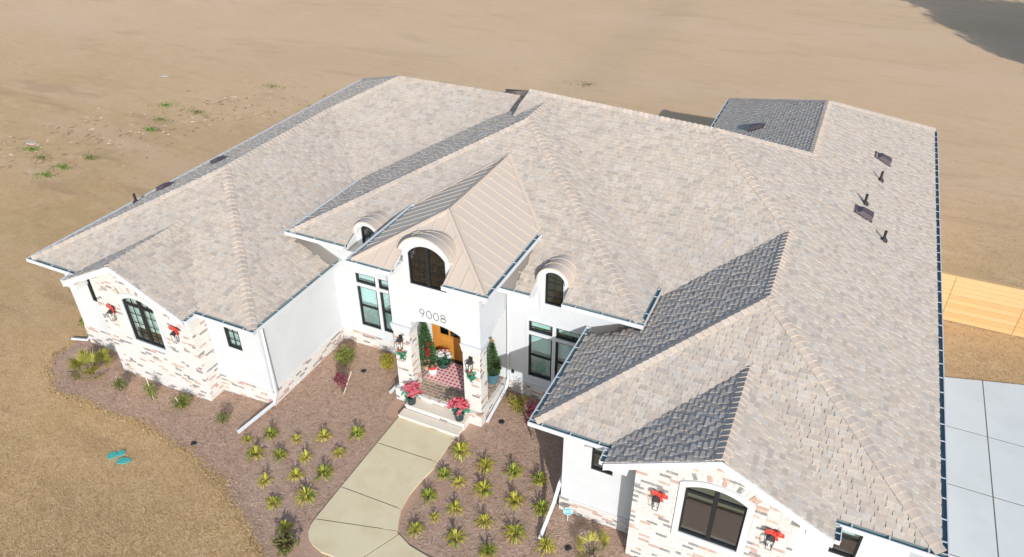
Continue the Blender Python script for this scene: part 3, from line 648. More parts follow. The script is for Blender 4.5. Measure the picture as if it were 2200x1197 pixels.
for (bx0, bx1), (wx0, wx1), z0w, xc in ((LB, BAYW[0], 1.49, XGL), (RBY, BAYW[1], 1.56, XGR)):
    hole = (wx0, wx1, z0w, z0w+1.79)
    rake = lambda u, bx0=bx0, xc=xc: ZG-PG*abs(bx0+u-xc)-.17
    b = wall('mortar', 'y', YB+.008, YB+.2, bx0+.008, bx1-.008, ZB, 3.42, [hole], mortar)
    zl, zr = ZG-PG*abs(bx0+.01-xc)-.16, ZG-PG*abs(bx1-.01-xc)-.16
    mortar_wall([(bx0+.01, YB+.008, 3.42), (bx1-.01, YB+.008, 3.42), (bx1-.01, YB+.008, zr), (xc, YB+.008, ZG-.17), (bx0+.01, YB+.008, zl)], (0, .15, 0))
    wall('mortar', 'x', bx0+.008, bx0+.15, YB+.2, YW, ZB, 3.40, (), mortar); wall('mortar', 'x', bx1-.15, bx1-.008, YB+.2, YW, ZB, 3.40, (), mortar)
    so_ = (wx0-.16-bx0, wx1+.16-bx0, z0w-.17, z0w+1.72); arch_top = (wx0-.1-bx0, wx1+.1-bx0, z0w+1.70, z0w+2.13)
    brick_face((bx0, YB, 0), X_, NY, bx1-bx0, ZB, ZG, holes=(so_, arch_top), top=rake)
    brick_face((bx1, YB+.02, 0), Y_, (1, 0, 0), YW-YB-.02, ZB, 3.38, half=1); brick_face((bx0, YB+.02, 0), Y_, NX, YW-YB-.02, ZB, 3.38, half=1)
    # fan of soldier bricks over the arch
    h, r = (wx1-wx0)/2+.15, .25; R = (h*h+r*r)/(2*r); cz = z0w+1.95-R; xm = (wx0+wx1)/2; a0 = math.asin(h/R); n = 17
    for i in range(n):
        th = -a0+2*a0*(i+.5)/n; d = Vector((math.sin(th), 0, math.cos(th))); t = Vector((math.cos(th), 0, -math.sin(th)))
        add_brick(Vector((xm, YB-.004, cz))+d*(R+.12), t, d, NY, 2*R*a0/n-.014, .20, .03, pick_brick(rb) if i % 3 else rb.choice((3, 4, 5)))
# water table round the stucco walls
ZT = .52
for nm, p0, ux, n, L in (('f', (-19.0, YW-.035, 0), X_, NY, LB[0]+19.0), ('f', (LB[1], YW-.035, 0), X_, NY, -10.565-LB[1]), ('i', (-10.565, YW, 0), Y_, (1, 0, 0), YCW-YW), ('c', (-10.56, YCW-.035, 0), X_, NY, 3.36),
                       ('c', (-4.13, YCW-.035, 0), X_, NY, 3.33), ('r', (-.825, YW-.035, 0), X_, NY, RBY[0]+.825), ('r', (RBY[1], YW-.035, 0), X_, NY, 7.25-RBY[1]), ('i', (-.825, YW, 0), Y_, NX, YCW-YW)):
    brick_face(p0, ux, n, L, ZB+.05, ZT)
    p = Vector(p0)-Vector(n)*.008; q = p+Vector(ux)*L; dd = -Vector(n)*.026
    mortar_wall([p+Vector((0, 0, ZB)), q+Vector((0, 0, ZB)), q+Vector((0, 0, ZT-.006)), p+Vector((0, 0, ZT-.006))], dd)

# ------------------------------------------------------------------ porch, steps, columns
PX0, PX1, PY0, PZ = -7.20, -4.13, -2.47, .45
porch = MB(); porch.box(PX0+.01, PX1-.01, PY0+.01, YCW-.001, -.3, PZ-.03); porch_o = porch.build('porch', mortar, house)
brick_face((PX0, PY0, 0), X_, NY, PX1-PX0, -.17, .41); brick_face((PX1, PY0+.02, 0), Y_, (1, 0, 0), YCW-PY0-.06, -.17, .41, half=1); brick_face((PX0, PY0+.02, 0), Y_, NX, YCW-PY0-.06, -.17, .41, half=1)
PAVC = [mat('paver_%d' % i, c, .9, var=.16, scale=18, bump=.3, bscale=50) for i, c in enumerate([(.31, .235, .175), (.265, .20, .155), (.36, .275, .205), (.235, .18, .15)])]
pj = MB(); pj.box(PX0+.12, PX1-.12, PY0+.12, YCW-.002, PZ-.03, PZ-.004); pj.build('paver_joint', mat('paver_mortar', (.62, .53, .42), .95), porch_o)
pm = {}
def paver(x0, x1, y0, y1):
    key = (round(x1-x0, 2), round(y1-y0, 2)); c = ((x0+x1)/2, (y0+y1)/2); mi = rb.randint(0, 3)
    if (key, mi) not in pm:
        b = MB(); hx, hy = (x1-x0)/2-.011, (y1-y0)/2-.011
        b.hexa([(-hx, -hy, -.03), (hx, -hy, -.03), (hx, hy, -.03), (-hx, hy, -.03), (-hx+.003, -hy+.003, .006), (hx-.003, -hy+.003, .006), (hx-.003, hy-.003, .006), (-hx+.003, hy-.003, .006)])
        o = b.build('paver', PAVC[mi], porch_o); pm[(key, mi)] = o.data
    else:
        o = bpy.data.objects.new('paver', pm[(key, mi)]); COL.objects.link(o); o.parent = porch_o
    o.location = (*c, PZ+rb.uniform(-.002, .002))
y = PY0+.12; k = 0
while y < YCW-.1:
    x = PX0+.12-(.12 if k % 2 else 0)
    while x < PX1-.13:
        a, b = max(x, PX0+.12), min(x+.24, PX1-.12)
        if b-a > .06: paver(round(a, 3), round(b, 3), y, min(y+.12, YCW-.004))
        x += .24
    y += .12; k += 1
x = PX0
while x < PX1-.04:                                 # whitewashed rowlock edge
    add_brick((min(x+.042, PX1-.04), PY0+.06, PZ-.004), X_, Y_, (0, 0, 1), .076, .115, .05, pick_brick(rb)); x += .085
for xe in (PX0+.06, PX1-.06):
    y = PY0+.12
    while y < YCW-.05: add_brick((xe, y+.042, PZ-.004), Y_, X_, (0, 0, 1), .076, .115, .05, pick_brick(rb)); y += .085
step_m = layered('step_stone', [(2, .4, .7, (0.690, 0.609, 0.506), .7, I1, 4), (30, .5, .8, (0.575, 0.506, 0.425), .3, I1, 4)], (0.713, 0.644, 0.552), rough=.85, bump=.1, bscale=60, bdist=.004)
for x0, x1, y0, y1, z in ((-6.62, -4.52, -2.87, PY0-.004, .30), (-6.66, -4.56, -3.22, -2.875, .15)):
    b = MB(); b.box(x0+.02, x1-.02, y0+.03, y1, -.1, z-.045); so2 = b.build('step', mortar, house)
    t_ = MB(); t_.hexa([(x0, y0, z-.045), (x1, y0, z-.045), (x1, y1, z-.045), (x0, y1, z-.045), (x0+.01, y0+.01, z), (x1-.01, y0+.01, z), (x1-.01, y1, z), (x0+.01, y1, z)]); t_.build('tread', step_m, so2)
    brick_face((x0+.02, y0+.022, 0), X_, NY, x1-x0-.04, z-.15, z-.05, bh=.1)
YF = -2.28; CX = ((-7.13, -6.57), (-4.75, -4.19)); CY0, CY1 = -2.33, -1.85
for a, b in CX:
    c = MB(); c.box(a+.008, b-.008, CY0+.008, CY1-.008, PZ-.02, 2.92); co = c.build('column', mortar, house)
    brick_face((a, CY0, 0), X_, NY, b-a, PZ, 2.72); brick_face((a, CY1, 0), X_, Y_, b-a, PZ, 2.72)
    brick_face((b, CY0+.02, 0), Y_, (1, 0, 0), CY1-CY0-.04, PZ, 2.72, half=1); brick_face((a, CY0+.02, 0), Y_, NX, CY1-CY0-.04, PZ, 2.72, half=1)
    k = MB(); k.hexa([(a-.01, CY0-.01, 2.70), (b+.01, CY0-.01, 2.70), (b+.01, CY1+.01, 2.70), (a-.01, CY1+.01, 2.70), (a-.07, CY0-.03, 2.98), (b+.09, CY0-.03, 2.98), (b+.09, CY1+.05, 2.98), (a-.07, CY1+.05, 2.98)]); k.build('capital', stucco, co)
BRICKS.sort(key=lambda q: -q[3])
for vs, fs, m, sc in BRICKS[:300]:
    b = MB(); b.add(vs, fs); b.build('brick', BRM[m], house)
b = MB()
for vs, fs, m, sc in BRICKS[300:]: b.add(vs, fs, m)
tag(b.build('bricks', BRM, house), kind='stuff'); print('bricks', len(BRICKS))

# ------------------------------------------------------------------ entry facade
FX0, FX1 = -7.15, -4.17; xa0, xa1 = -6.50, -4.82; xm = (xa0+xa1)/2
def arch_pts(a, b, zs, zt, n=12): return [(x, z) for x, z in outline(a, b, 0, zs, zt, n)[2:]]
ar = arch_pts(xa0, xa1, 3.18, 3.37)           # right to left
low = [(FX0, 2.98), (xa0, 2.98)] + ar[::-1] + [(xa1, 2.98), (FX1, 2.98), (FX1, 4.30), (FX0, 4.30)]
b = MB(); b.prism([(x, YF, z) for x, z in low], (0, .35, 0)); b.build('entry_wall', stucco, house)
WC = (-6.36, -5.17)
wall('entry_wall', 'y', YF, YF+.2, FX0, FX1, 4.30, 5.30, [(WC[0], WC[1], 4.64, 5.31)])
for x0, x1 in ((FX0, FX0+.2), (FX1-.2, FX1)):
    pts = [(YF+.351, 2.98), (-1.5, 2.98), (-1.2, 3.15), (-.9, 3.22), (YCW-.002, 3.24), (YCW-.002, 5.28), (YF+.351, 5.28)]
    b = MB(); b.prism([(x0, y, z) for y, z in pts], (x1-x0, 0, 0)); b.build('entry_wall', stucco, house)
    b = MB(); b.box(x0, x1, YCW+.2, 1.2, 4.3, 5.28); b.build('entry_wall', stucco, house)
b = MB(); b.box(FX0+.2, FX1-.2, YF+.352, YCW-.003, 3.42, 3.48); b.build('porch_ceiling', trim, house)
# dormers
def dormer(xc, half, zs, zt, yf, yb, win, z0, wzs, wzt, zb, gl, mull, rows, drop=0):
    arched_window(win[0], win[1], z0, wzs, wzt, yf-.03, gl, mull=mull, cols=2, rows=rows, bar=.04)
    d = MB(); ring(d, outline(win[0], win[1], z0, wzs, wzt), outline(xc-half, xc+half, zb, zs-.02, zt-.08), yf-.028, yf+.02); do = d.build('dormer', stucco, house)
    c = MB(); o = outline(xc-half+.005, xc+half-.005, zb, zs-.02, zt-.085); n = len(o)
    c.add([(x, yf+.021, z) for x, z in o]+[(x, yb, z-drop) for x, z in o], [(i, (i+1) % n, n+(i+1) % n, n+i) for i in range(1, n)]+[tuple(range(n, 2*n))]); c.build('dormer_side', stucco, do)
    t = MB(); a1 = arch_pts(xc-half-.05, xc+half+.05, zs, zt-.01, 20); a2 = arch_pts(xc-half+.07, xc+half-.07, zs, zt-.13, 20); n = len(a1)
    def band(mb, o, i, y0, y1):
        n = len(o); d0, d1 = [drop*max(0, (q-yf)/(yb-yf)) for q in (y0, y1)]; vs = [(x, y0, z-d0) for x, z in o]+[(x, y0, z-d0) for x, z in i]+[(x, y1, z-d1) for x, z in o]+[(x, y1, z-d1) for x, z in i]
        fs = []
        for k in range(n-1): fs += [(k, k+1, n+k+1, n+k), (2*n+k+1, 2*n+k, 3*n+k, 3*n+k+1), (k+1, k, 2*n+k, 2*n+k+1), (n+k, n+k+1, 3*n+k+1, 3*n+k)]
        fs += [(0, n, 3*n, 2*n), (n-1, 3*n-1, 4*n-1, 2*n-1)]
        mb.add(vs, fs)
    band(t, a1, a2, yf-.13, yf-.0285); t.build('arch_trim', trim, do)
    h = MB(); h1 = arch_pts(xc-half-.075, xc+half+.075, zs-.03, zt+.03, 20); h2 = arch_pts(xc-half-.052, xc+half+.052, zs-.03, zt-.008, 20); band(h, h1, h2, yf-.15, yb); ho = h.build('dormer_hood', metal_m, do)
    y = yf+.18
    while y < yb-.2:
        r = MB(); band(r, arch_pts(xc-half-.09, xc+half+.09, zs-.03, zt+.05, 20), arch_pts(xc-half-.074, xc+half+.074, zs-.03, zt+.029, 20), y, y+.022); r.build('hood_seam', metal_m, ho); y += .36
dormer(-2.62, .44, 4.68, 5.17, YCW, .62, (-2.90, -2.34), 3.83, 4.83, 5.02, 3.62, glass_dark, False, 4, .16)
dormer(-8.93, .44, 4.68, 5.17, YCW, .62, (-9.21, -8.65), 3.83, 4.83, 5.02, 3.62, glass_dark, False, 4, .16)
dormer(-5.77, .76, 5.80, 6.33, YF, -1.2, WC, 4.64, 5.66, 5.99, 4.50, glass_dark, True, 4, .40)
for xc in (-2.62, -8.93):      # boards closing the cut eave beside each small dormer
    for s in (-1, 1):
        x = xc+s*.515; b = MB(); b.prism([(x-.012, YC+.005, ZC-.2), (x-.012, YN+.02, ZC-.2), (x-.012, YN+.02, zat('CF', x, YN)+.0), (x-.012, YC+.005, ZC+.0)], (.024, 0, 0)); b.build('eave_end_board', trim, house)
# front doors
doorm = mat('honey_wood_door', (.52, .235, .045), .45, col2=(.40, .165, .03), scale=5, stretch=(6, 6, .6), spec=.4)
for x0, x1 in ((-6.78, -5.745),):
    b = MB(); hs = [(x0+.17, x0+.49, 1.44, 2.45), (x0+.55, x0+.87, 1.44, 2.45)]
    us = cells(x0, x1, [q for o in hs for q in o[:2]]); zs = cells(.50, 2.66, [1.44, 2.45])
    for i in range(len(us)-1):
        for j in range(len(zs)-1):
            cu, cz = (us[i]+us[i+1])/2, (zs[j]+zs[j+1])/2
            if not any(o[0] < cu < o[1] and o[2] < cz < o[3] for o in hs): b.box(us[i], us[i+1], YCW+.06, YCW+.11, zs[j], zs[j+1])
    do = b.build('door', doorm, house)
    for o in hs: k = MB(); k.box(o[0]+.001, o[1]-.001, YCW+.08, YCW+.09, o[2]+.001, o[3]-.001); k.build('pane', glass_dark, do)
    for z0, z1 in ((.62, 1.30),):
        k = MB(); k.hexa([(x0+.16, YCW+.059, z0), (x1-.16, YCW+.059, z0), (x1-.16, YCW+.059, z1), (x0+.16, YCW+.059, z1), (x0+.2, YCW+.045, z0+.04), (x1-.2, YCW+.045, z0+.04), (x1-.2, YCW+.045, z1-.04), (x0+.2, YCW+.045, z1-.04)]); k.build('door_panel', doorm, do)
    k = MB(); hxp = x1-.07 if x0 < -6 else x0+.07; k.tube([(hxp, YCW+.06, 1.40), (hxp, YCW+.01, 1.40), (hxp, YCW+.01, 1.1), (hxp, YCW+.06, 1.1)], .012, 6); k.build('handle', dark_m, do)
b = MB(); b.box(-6.86, -6.785, YCW-.02, YCW+.12, .46, 2.72); b.box(-5.735, -5.66, YCW-.02, YCW+.12, .46, 2.72); b.box(-6.785, -5.735, YCW-.02, YCW+.12, 2.665, 2.72); b.build('door_frame', doorm, house)
b = MB(); b.box(-6.86, -5.66, YCW-.06, YCW+.12, .452, .498); b.build('threshold', dark_m, house)

# ------------------------------------------------------------------ downspouts, vents, numbers, lanterns
RECT = [(-.045, -.035), (.045, -.035), (.045, .035), (-.045, .035)]
def downspout(pts, upv=(0, 1, .01)):
    b = MB(); b.sweep(pts, RECT, upv); o = b.build('downspout', trim, house)
    return o
downspout([(-10.30, -4.62, 3.30), (-10.52, -4.22, 3.02), (-10.52, -4.22, .42), (-10.50, -4.42, .16), (-10.76, -5.82, .045)], (.3, .1, 1))
downspout([(-4.08, -1.00, 4.28), (-4.08, -.60, 3.95), (-4.08, -.60, .55), (-4.06, -.85, .30), (-4.05, -2.24, .05)], (.3, .1, 1))
downspout([(-1.40, -3.60, 3.30), (-.86, -3.60, 3.05), (-.86, -3.60, 1.05), (-.86, -4.25, .92), (-.89, -4.55, .45), (-.90, -5.50, .05)], (.3, .1, 1))
downspout([(-19.6, -4.0, 3.30), (-19.07, -4.0, 3.05), (-19.07, -4.0, .0), (-19.12, -4.35, -.2), (-19.75, -4.50, -.24)], (.1, .3, 1))
downspout([(-7.25, -.95, 4.28), (-7.24, -.62, 3.95), (-7.24, -.62, .5), (-7.26, -.8, .25), (-7.50, -2.38, .05)], (.3, .1, 1))
def on(key, x, y): return Vector((x, y, zat(key, x, y)+.015))
for key, x, y in (('RR', 5.54, 12.72), ('RR', 5.12, 7.42), ('L', -18.75, .35), ('L', -17.75, 2.25), ('RI', .60, 13.96)):
    a, bb, c = PLN[key]; n = Vector((-a, -bb, 1)).normalized(); d = Vector((-a, 0, -a*a)).normalized(); u = Vector((0, 1, 0)); p = on(key, x, y); b = MB()
    q = [(-.26, -.25, 0), (.26, -.25, 0), (.26, .25, 0), (-.26, .25, 0), (-.12, -.17, .13), (.27, -.21, .15), (.27, .21, .15), (-.12, .17, .13)]
    b.hexa([p+d*i+u*j+n*k for i, j, k in q]); b.add([p+d*i+u*j+n*k for i, j, k in ((-.36, -.32, .012), (.34, -.32, .012), (.34, .32, .012), (-.36, .32, .012))], [(0, 1, 2, 3)]); b.build('roof_vent', ventm, house)
for key, x, y in (('RR', 5.53, 10.74), ('RR', 5.11, 8.19), ('RR', 5.85, 6.52), ('L', -19.15, -.75)):
    p = on(key, x, y); b = MB(); b.lathe(p, [(.13, -.06), (.12, .02), (.06, .09), (.045, .10), (.045, .34), (.034, .34), (.034, .2)], 12); b.build('vent_pipe', dark_m, house)
num_m = mat('number_grey', (.13, .13, .135), .4, metal=.6)
def digit(ch, x, z, h=.27):
    w_ = h*.62; b = MB(); P2 = []
    def el(cx, cz, rx, rz, a0=0, a1=2*PI, n=20): return [(cx+rx*math.cos(a0+(a1-a0)*i/n), cz+rz*math.sin(a0+(a1-a0)*i/n)) for i in range(n+1)]
    if ch == '0': P2 = [el(0, 0, w_/2, h/2)]
    if ch == '8': P2 = [el(0, h*.24, w_*.40, h*.26), el(0, -h*.22, w_*.48, h*.28)]
    if ch == '9': P2 = [el(0, h*.2, w_*.46, h*.30), [(w_*.46, h*.2), (w_*.40, h*.02), (w_*.2, -h*.28), (-w_*.02, -h*.5)]]
    for pts in P2: b.tube([(x+a, YF-.02, z+c) for a, c in pts], .0085, 6)
    b.build('house_number', num_m, house)
for i, ch in enumerate('9008'): digit(ch, -6.055+.235*i, 3.665)
lamp_glass = glass_mat('lantern_glass', (.92, .92, .9), .02)
def lantern(x, y, z):
    b = MB(); b.box(x-.055, x+.055, y+.065, y+.10, z-.02, z+.20); b.tube([(x, y+.07, z+.12), (x, y, z+.22), (x, y, z+.17)], .011, 6)
    b.add([(x-.10, y-.10, z+.05), (x+.10, y-.10, z+.05), (x+.10, y+.06, z+.05), (x-.10, y+.06, z+.05), (x, y-.02, z+.18)], [(3, 2, 1, 0), (0, 1, 4), (1, 2, 4), (2, 3, 4), (3, 0, 4)]); lo = b.build('wall_lantern', dark_m, house)
    k = MB()
    for sx in (-1, 1):
        for sy in (-1, 1): k.tube([(x+sx*.085, y-.02+sy*.07, z+.05), (x+sx*.06, y-.02+sy*.05, z-.27)], .008, 5)
    zz = z-.27
    for p, q in (((-.06, -.05), (.06, -.05)), ((.06, -.05), (.06, .05)), ((.06, .05), (-.06, .05)), ((-.06, .05), (-.06, -.05))): k.tube([(x+p[0], y-.02+p[1], zz), (x+q[0], y-.02+q[1], zz)], .008, 5)
    k.build('lantern_cage', dark_m, lo)
    k = MB(); k.lathe((x, y-.02, z-.26), [(.018, 0), (.018, .16), (.004, .17)], 8); k.build('candle', mat('candle_cream', (.8, .76, .66), .6) if 'candle_cream' not in MATS else MATS['candle_cream'], lo)
LANT = [(-16.02, YB-.10, 2.42), (-13.33, YB-.10, 2.42), (1.85, YB-.10, 2.46), (4.46, YB-.10, 2.48)]
for q in LANT: lantern(*q)
CLANT = [(-6.86, CY0-.10, 2.42), (-4.47, CY0-.10, 2.40)]
for q in CLANT: lantern(*q)
b = MB(); b.box(-3.98, -3.90, YCW-.05, YCW-.001, .78, .90); b.build('outlet_box', black_m, house)

# ------------------------------------------------------------------ bows and sprigs
red_m = mat('red_ribbon', (.72, .075, .055), .55, var=.15, scale=20, trans=.15)
def bow(name, x, y, z, s, label, group):
    o = empty(name, (x, y, z), rb.uniform(-.2, .2), label, 'bow', group)
    for sx in (-1, 1):
        b = MB(); pts = [(0, 0, 0), (sx*.09, -.03, .055), (sx*.17, -.04, .04), (sx*.18, -.045, -.02), (sx*.10, -.035, -.03), (0, -.01, 0)]
        b.sweep([Vector(p)*s for p in pts], [(-.035*s, -.003), (.035*s, -.003), (.035*s, .003), (-.035*s, .003)], (0, 1, 0)); b.build('loop', red_m, o, True)
        b = MB(); b.sweep([Vector(p)*s for p in ((0, -.01, 0), (sx*.05, -.02, -.10), (sx*.09, -.015, -.22))], [(-.03*s, -.003), (.03*s, -.003), (.03*s, .003), (-.03*s, .003)], (0, 1, 0)); b.build('tail', red_m, o)
    b = MB(); b.lathe((0, -.02*s, -.025*s), [(.01*s, 0), (.03*s, .012*s), (.03*s, .038*s), (.01*s, .05*s)], 8); b.build('knot', red_m, o, True)
BL = ['red ribbon bow on the left lantern of the left brick bay', 'red ribbon bow on the right lantern of the left brick bay', 'red ribbon bow on the left lantern of the right brick bay', 'red ribbon bow on the right lantern of the right brick bay']
for q, lb in zip(LANT, BL): bow('bow', q[0]+.05, q[1]+.02, q[2]+.24, 1.05, lb, 'red bows on the lanterns')
wreath_m = mat('wreath_green', (.05, .24, .15), .5, var=.3, scale=15, rnd=.1)
def leaf_cloud(mb, c, rx, ry, rz, n, size, rg, shell=.5, m=0, up=.4, asp=.5):
    for i in range(n):
        while True:
            p = Vector((rg.uniform(-1, 1), rg.uniform(-1, 1), rg.uniform(-1, 1)))
            if shell*shell*rg.random() < p.length_squared <= 1: break
        d = Vector((rg.gauss(0, 1), rg.gauss(0, 1), rg.gauss(up, 1))).normalized(); e = d.cross(Vector((rg.gauss(0, 1), rg.gauss(0, 1), rg.gauss(0, 1)))).normalized()
        q = Vector(c)+Vector((p.x*rx, p.y*ry, p.z*rz)); s = size*rg.uniform(.6, 1.3); n_ = d.cross(e)*s*.12
        mb.poly([q, q+d*s*.5+e*s*asp*.5+n_, q+d*s, q+d*s*.5-e*s*asp*.5+n_], m)
for i, (q, lb) in enumerate(zip(CLANT, ('green holly sprig with red ribbon under the left column lantern', 'green holly sprig with red ribbon under the right column lantern'))):
    o = empty('holly_sprig', (q[0], CY0-.06, q[2]-.52), 0, lb, 'sprig', 'holly sprigs on the columns'); rg = random.Random(20+i); b = MB()
    leaf_cloud(b, (0, 0, .05), .15, .05, .14, 60, .11, rg, .2, asp=.7); leaf_cloud(b, (.02, 0, -.10), .09, .05, .12, 35, .10, rg, .2, asp=.7); b.build('leaves', wreath_m, o)
    for sx in (-1, 1):
        k = MB(); k.sweep([(0, -.05, .34), (sx*.03, -.06, .25), (sx*.06, -.05, .12)], [(-.022, -.003), (.022, -.003), (.022, .003), (-.022, .003)], (0, 1, 0)); k.build('ribbon', red_m, o)

# ------------------------------------------------------------------ porch things
pot_m = mat('black_pot', (.025, .045, .05), .45); terra = mat('clay_pot', (.50, .33, .24), .85, var=.1); blue_m = mat('blue_glazed_pot', (.06, .14, .18), .3, var=.12, scale=6, spec=.5)
soil = mat('potting_soil', (.05, .035, .025), .95)
pink_m = mat('poinsettia_pink', (.78, .20, .25), .6, var=.3, scale=12, trans=.2); deep_m = mat('poinsettia_red', (.50, .02, .03), .6, trans=.2); tealleaf = mat('poinsettia_leaf', (.06, .25, .17), .55)
def pot(o, r0, r1, h, m, name='pot'):
    b = MB(); b.lathe((0, 0, 0), [(r0, 0), (r1, h-.04), (r1+.012, h-.04), (r1+.012, h), (r1-.012, h), (r1-.02, h-.05)], 20); p = b.build(name, m, o); p.data.polygons.foreach_set('use_smooth', [False]*len(p.data.polygons))
    b = MB(); b.lathe((0, 0, h-.07), [(.01, 0), (r1-.03, 0.001), (r1-.03, .012), (.01, .014)], 16); b.build('soil', soil, o)
def poinsettia(x, y, z, lb, seed):
    o = empty('poinsettia', (x, y, z), seed, lb, 'poinsettia', 'poinsettias on the steps'); o.scale = (1.25,)*3; rg = random.Random(seed); pot(o, .10, .13, .24, pot_m)
    b = MB()
    for i in range(20):
        a = rg.uniform(0, 2*PI); r = .24*math.sqrt(rg.random()); c = Vector((r*math.cos(a), r*math.sin(a), .50-r*r*1.8+rg.uniform(-.03, .03)))
        for k in range(7):
            t = 2*PI*k/7+rg.random(); d = Vector((math.cos(t), math.sin(t), rg.uniform(-.15, .35))).normalized(); e = d.cross(Vector((0, 0, 1))).normalized(); s = rg.uniform(.09, .14)
            b.poly([c, c+d*s*.5+e*s*.27+Vector((0, 0, .012)), c+d*s, c+d*s*.5-e*s*.27+Vector((0, 0, .012))], 0 if rg.random() < .8 else 1)
    b.build('bracts', [pink_m, deep_m], o)
    b = MB(); leaf_cloud(b, (0, 0, .30), .20, .20, .06, 40, .14, rg, .2, asp=.6); b.build('leaves', tealleaf, o)
    b = MB()
    for k in range(5): a = 2*PI*k/5; b.tube([(0, 0, .18), (.06*math.cos(a), .06*math.sin(a), .32), (.14*math.cos(a), .14*math.sin(a), .46)], .006, 5)
    b.build('stem', tealleaf, o)
poinsettia(-6.46, -2.70, .30, 'pink poinsettia in a black pot on the step by the left column', 1)
poinsettia(-4.76, -2.70, .30, 'pink poinsettia in a black pot on the step by the right column', 2)
# rug with a woven check
rug_m = bpy.data.materials.new('red_check_rug'); rug_m.use_nodes = True; n = rug_m.node_tree.nodes; L = rug_m.node_tree.links; bs = n['Principled BSDF']; bs.inputs['Roughness'].default_value = .95
tc = n.new('ShaderNodeTexCoord'); sp = n.new('ShaderNodeSeparateXYZ'); L.new(tc.outputs['Object'], sp.inputs[0]); fac = []
def mth(op, a, b_=None, v=None):
    q = n.new('ShaderNodeMath'); q.operation = op
    if hasattr(a, 'links') or hasattr(a, 'node'): L.new(a, q.inputs[0])
    else: q.inputs[0].default_value = a
    if b_ is not None: L.new(b_, q.inputs[1])
    elif v is not None: q.inputs[1].default_value = v
    return q.outputs[0]
sx_ = mth('GREATER_THAN', mth('SINE', mth('MULTIPLY', sp.outputs[0], v=2*PI/.14)), v=-.05); sy_ = mth('GREATER_THAN', mth('SINE', mth('MULTIPLY', sp.outputs[1], v=2*PI/.14)), v=-.05)
both = mth('MULTIPLY', sx_, sy_); half_ = mth('MULTIPLY', mth('ADD', sx_, sy_), v=.14)
m1 = n.new('ShaderNodeMix'); m1.data_type = 'RGBA'; L.new(half_, m1.inputs[0]); m1.inputs[6].default_value = (.66, .52, .50, 1); m1.inputs[7].default_value = (.62, .06, .08, 1)
m2 = n.new('ShaderNodeMix'); m2.data_type = 'RGBA'; L.new(both, m2.inputs[0]); L.new(m1.outputs[2], m2.inputs[6]); m2.inputs[7].default_value = (.50, .02, .045, 1); L.new(m2.outputs[2], bs.inputs['Base Color'])
o = empty('porch_rug', (-5.72, -1.17, PZ+.006), 0, 'red and white checked rug in front of the door', 'rug')
b = MB(); b.box(-.92, .92, -.54, .54, 0, .012); b.build('rug_pad', mat('rug_edge', (.45, .38, .36), .95), o)
b = MB(); b.box(-.90, .90, -.52, .52, .0125, .018); b.build('rug_top', rug_m, o)
conif = mat('conifer_green', (.035, .12, .035), .7, var=.5, scale=9); conif2 = mat('conifer_mixed', (.10, .14, .04), .7, col2=(.04, .13, .04), scale=10)
def cone_tree(o, z0, h, r, n, ms, rg, size=.075):
    b = MB()
    for i in range(n):
        t = rg.random()**1.3; a = rg.uniform(0, 2*PI); rr = r*(1-t)**.8*rg.uniform(.55, 1.08)*(.75+.25*min(1, t*8)); c = Vector((rr*math.cos(a), rr*math.sin(a), z0+h*t))
        d = Vector((math.cos(a), math.sin(a), rg.uniform(-.1, .9))).normalized(); e = d.cross(Vector((rg.gauss(0, 1), rg.gauss(0, 1), rg.gauss(0, 1)))).normalized(); s = size*rg.uniform(.6, 1.3)
        b.poly([c-d*s*.3, c+e*s*.22, c+d*s*.8, c-e*s*.22], rg.randint(0, len(ms)-1))
    b.build('foliage', ms, o); b = MB(); b.tube([(0, 0, z0-.25), (0, 0, z0+h*.8)], [.03, .008], 6); b.build('trunk', MATS['trunk_bark'], o)
mat('trunk_bark', (.13, .09, .06), .9, var=.3, scale=12)
o = empty('potted_conifer', (-6.74, -1.22, PZ+.006), 0, 'tall slim conifer with red flowers in a clay pot left of the door', 'potted tree'); rg = random.Random(4)
pot(o, .11, .145, .27, terra); cone_tree(o, .26, 1.75, .36, 2600, [conif, conif, conif2], rg)
b = MB(); rg = random.Random(9)
for k in range(11):
    t = rg.uniform(.30, .60); a = -1.0+t*.8+rg.gauss(0, .12); c = Vector((.27*(1-t*.6)*math.cos(a), .27*(1-t*.6)*math.sin(a), .26+1.75*t*.85)); leaf_cloud(b, c, .02, .02, .02, 5, .085, rg, 0, asp=.7)
b.build('red_flowers', deep_m, o)
o = empty('potted_conifer', (-4.50, -.88, PZ+.006), 0, 'cone-shaped conifer in a blue glazed pot right of the door', 'potted tree'); rg = random.Random(6)
pot(o, .17, .22, .40, blue_m); cone_tree(o, .38, 1.22, .27, 2000, [conif, conif2, conif2], rg)
b = MB(); star = [(math.cos(PI/2+k*PI/5)*(.10 if k % 2 == 0 else .045), 0, 1.66+math.sin(PI/2+k*PI/5)*(.10 if k % 2 == 0 else .045)) for k in range(10)]; b.prism([(x, -.012, z) for x, y_, z in star], (0, .024, 0)); b.build('star', mat('gold_star', (.45, .30, .12), .4, metal=.5), o)
o = empty('flower_planter', (-6.28, -.93, PZ+.006), 0, 'round dark planter of white and red flowers beside the door', 'planter'); rg = random.Random(8)
b = MB(); b.lathe((0, 0, 0), [(.12, 0), (.22, .12), (.25, .26), (.235, .27), (.20, .22)], 20); b.build('bowl', mat('dark_green_bowl', (.03, .06, .055), .35), o, True)
b = MB(); leaf_cloud(b, (0, 0, .36), .27, .27, .20, 130, .13, rg, .3); b.build('leaves', mat('planter_leaf', (.045, .12, .07), .6, var=.4, scale=9), o)
b = MB()
